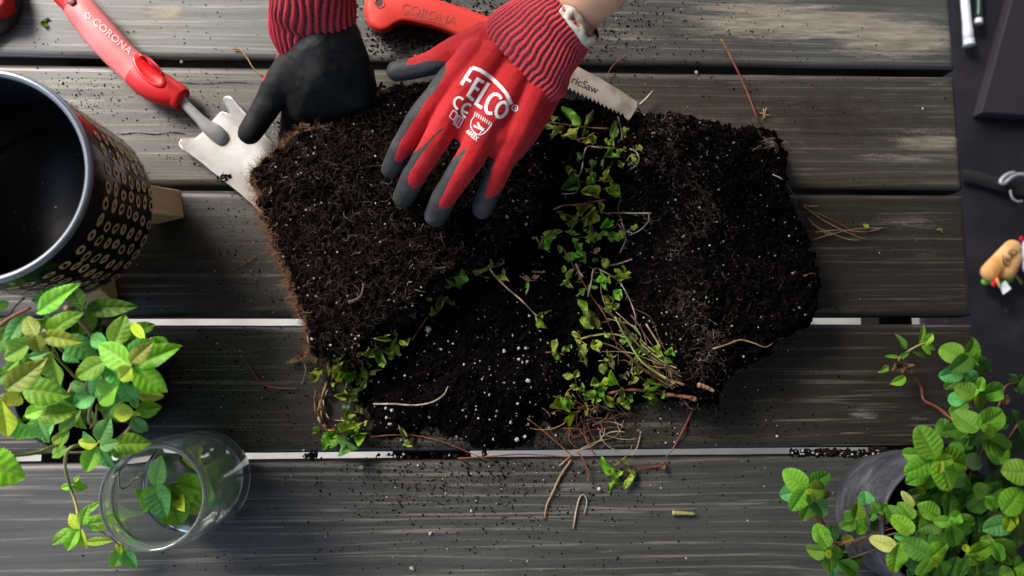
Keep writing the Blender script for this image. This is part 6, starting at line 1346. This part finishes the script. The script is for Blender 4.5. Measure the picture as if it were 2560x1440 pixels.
# plush toy: a rolled tortilla with fillings
toy = thing('plush_toy', 'plush rolled taco toy with drawn eyes and coloured filling, on the dark floor', 'toy', tuple(W(2510, 660, FZ)))
def fl(name, pts, mat_, sm=5): 
    V, T = remesh([sphere(W(a, b, z), RPX(r, z), (1, 1, fz), 3) for a, b, z, r, fz in pts], .0025, sm)
    return child(obj(name, mesh_fast(name, V, T), mat_), toy), (V, T)
Z0 = FZ + .035
mtor = mat('tortilla_felt', (.60, .34, .13), .85, .1); t_ = NT(mtor); t_.base(t_.ramp(t_.noise(t_.coord('Object'), 22, 3), [(.35, (.66, .42, .20)), (.65, (.58, .27, .07))]))
tor = []
for i in range(15):
    f = i / 14; tor.append((2531 - 55 * f, 622 + 58 * f, Z0, 24 + 1 * f, .75))
for i in range(10):
    f = i / 9; tor.append((2540 - 22 * f, 640 + 36 * f, Z0, 18 + 6 * f, .75))
for i in range(7): tor.append((2472 + 45 * i / 6, 684 - 4 * i / 6, Z0, 12, .8))
_, tt = fl('tortilla', tor, mtor)
treeY = bvh(tt)
fl('lettuce', [(2462 + 9 * i, 704 - (i % 2) * 3 - i * .6, FZ + .024, 10, .6) for i in range(8)] , mat('green_felt', (.16, .42, .06), .9, .1), 3)
fl('meat', [(2470 + 7 * i, 691 - i * .4, FZ + .03, 8, .7) for i in range(6)], mat('brown_felt', (.16, .05, .035), .9, .1), 3)
fl('tomato', [(2484 + 2.2 * i, 712 - 4.5 * i, FZ + .045, 6.5, .7) for i in range(6)], mat('red_felt', (.62, .015, .02), .8, .1), 3)
mb = MB(); mb.tube(crom([W(2530, 682, FZ + .03), W(2545, 695, FZ + .02), W(2554, 708, FZ + .015)], 5), .0028, 8); child(mb.build('cheese_strip', mat('olive_felt', (.30, .28, .06), .9)), toy)
mb = MB(); mb.tube(crom([W(2492, 696, FZ + .052), W(2496, 708, FZ + .050), W(2499, 718, FZ + .046)], 4), .0022, 8); child(mb.build('cheese_strip', mat('yellow_felt', (.75, .66, .20), .9)), toy)
tgp = [W(a, b, FZ + .030 + .006 * k) for k, (a, b) in enumerate([(2497, 714), (2513, 702), (2528, 722), (2508, 737)])]
tg = obj('care_tag', mesh_from('care_tag', [tuple(p) for p in tgp], [(0, 1, 2, 3)], False), mat('white_tag', (.68, .70, .72), .6)); so = tg.modifiers.new('t', 'SOLIDIFY'); so.thickness = .001; child(tg, toy)
mb = MB()
for pts, w_ in (([(2520, 634), (2526, 626), (2538, 626), (2540, 634), (2530, 640), (2521, 634)], 2.2), ([(2508, 650), (2510, 660), (2520, 666), (2526, 660), (2522, 648), (2514, 645), (2508, 650)], 2.2), ([(2507, 636), (2508, 650), (2516, 662), (2524, 668)], 1.6), ([(2530, 636), (2530, 644), (2526, 646)], 2)): mb.add(*stroke(treeY, pts, w_, .001, n=4))
for cx_, cy_ in ((2529, 633), (2517, 652)): mb.add(*stroke(treeY, [(cx_ - 2.5, cy_), (cx_ + 2.5, cy_)], 5, .0012, n=0))
child(obj('drawn_face', mb.mesh('drawn_face', False), mat('dark_thread', (.05, .025, .01), .8)), toy)
t2 = thing('plush_toy', 'pale plush toy with red trim cut off by the right edge', 'toy', tuple(W(2570, 640, FZ)))
def fl2(name, pts, mat_):
    V, T = remesh([sphere(W(a, b, z), RPX(r, z), (1, 1, .8), 3) for a, b, z, r in pts], .003, 4); return child(obj(name, mesh_fast(name, V, T), mat_), t2)
fl2('body', [(2572 + 2 * math.sin(i), 612 + i * 5, FZ + .04, 17 + 3 * math.sin(i * .4)) for i in range(13)], mat('lilac_plush', (.55, .56, .74), .9, .1))
fl2('red_trim', [(2554, 594, FZ + .04, 6), (2552, 600, FZ + .04, 5.5)], mat('red_plush', (.55, .01, .015), .85, .1)); fl2('red_trim', [(2545 + 3 * i, 672 - i, FZ + .025, 6) for i in range(5)], mat('crimson_plush', (.45, .01, .02), .85, .1))
# red thing at the very top left corner
tool = thing('red_case', 'red rounded object with its shadow as a black plate in the upper left corner', 'case', tuple(W(-20, 5, 0)))
a = [tuple(W(x, y, .03))[:2] for x, y in [(-80, -40), (10, -60), (14, 8), (-4, 26), (-80, 40)]]; child(obj('shell', bm_mesh(prism(a, .004, .03, .004, 3), 'shell', True), mat('dark_red_plastic', (.36, .008, .008), .45)), tool)
a = [tuple(W(x, y, .02))[:2] for x, y in [(-80, -40), (40, -60), (30, 20), (8, 56), (-80, 110)]]; child(obj('base', bm_mesh(prism(a, .001, .012, .003, 2), 'base', True), mat('case_shadow_plate', (.010, .010, .011), .6)), tool)  # flat black plate stands in for the dark shadow around the red shell
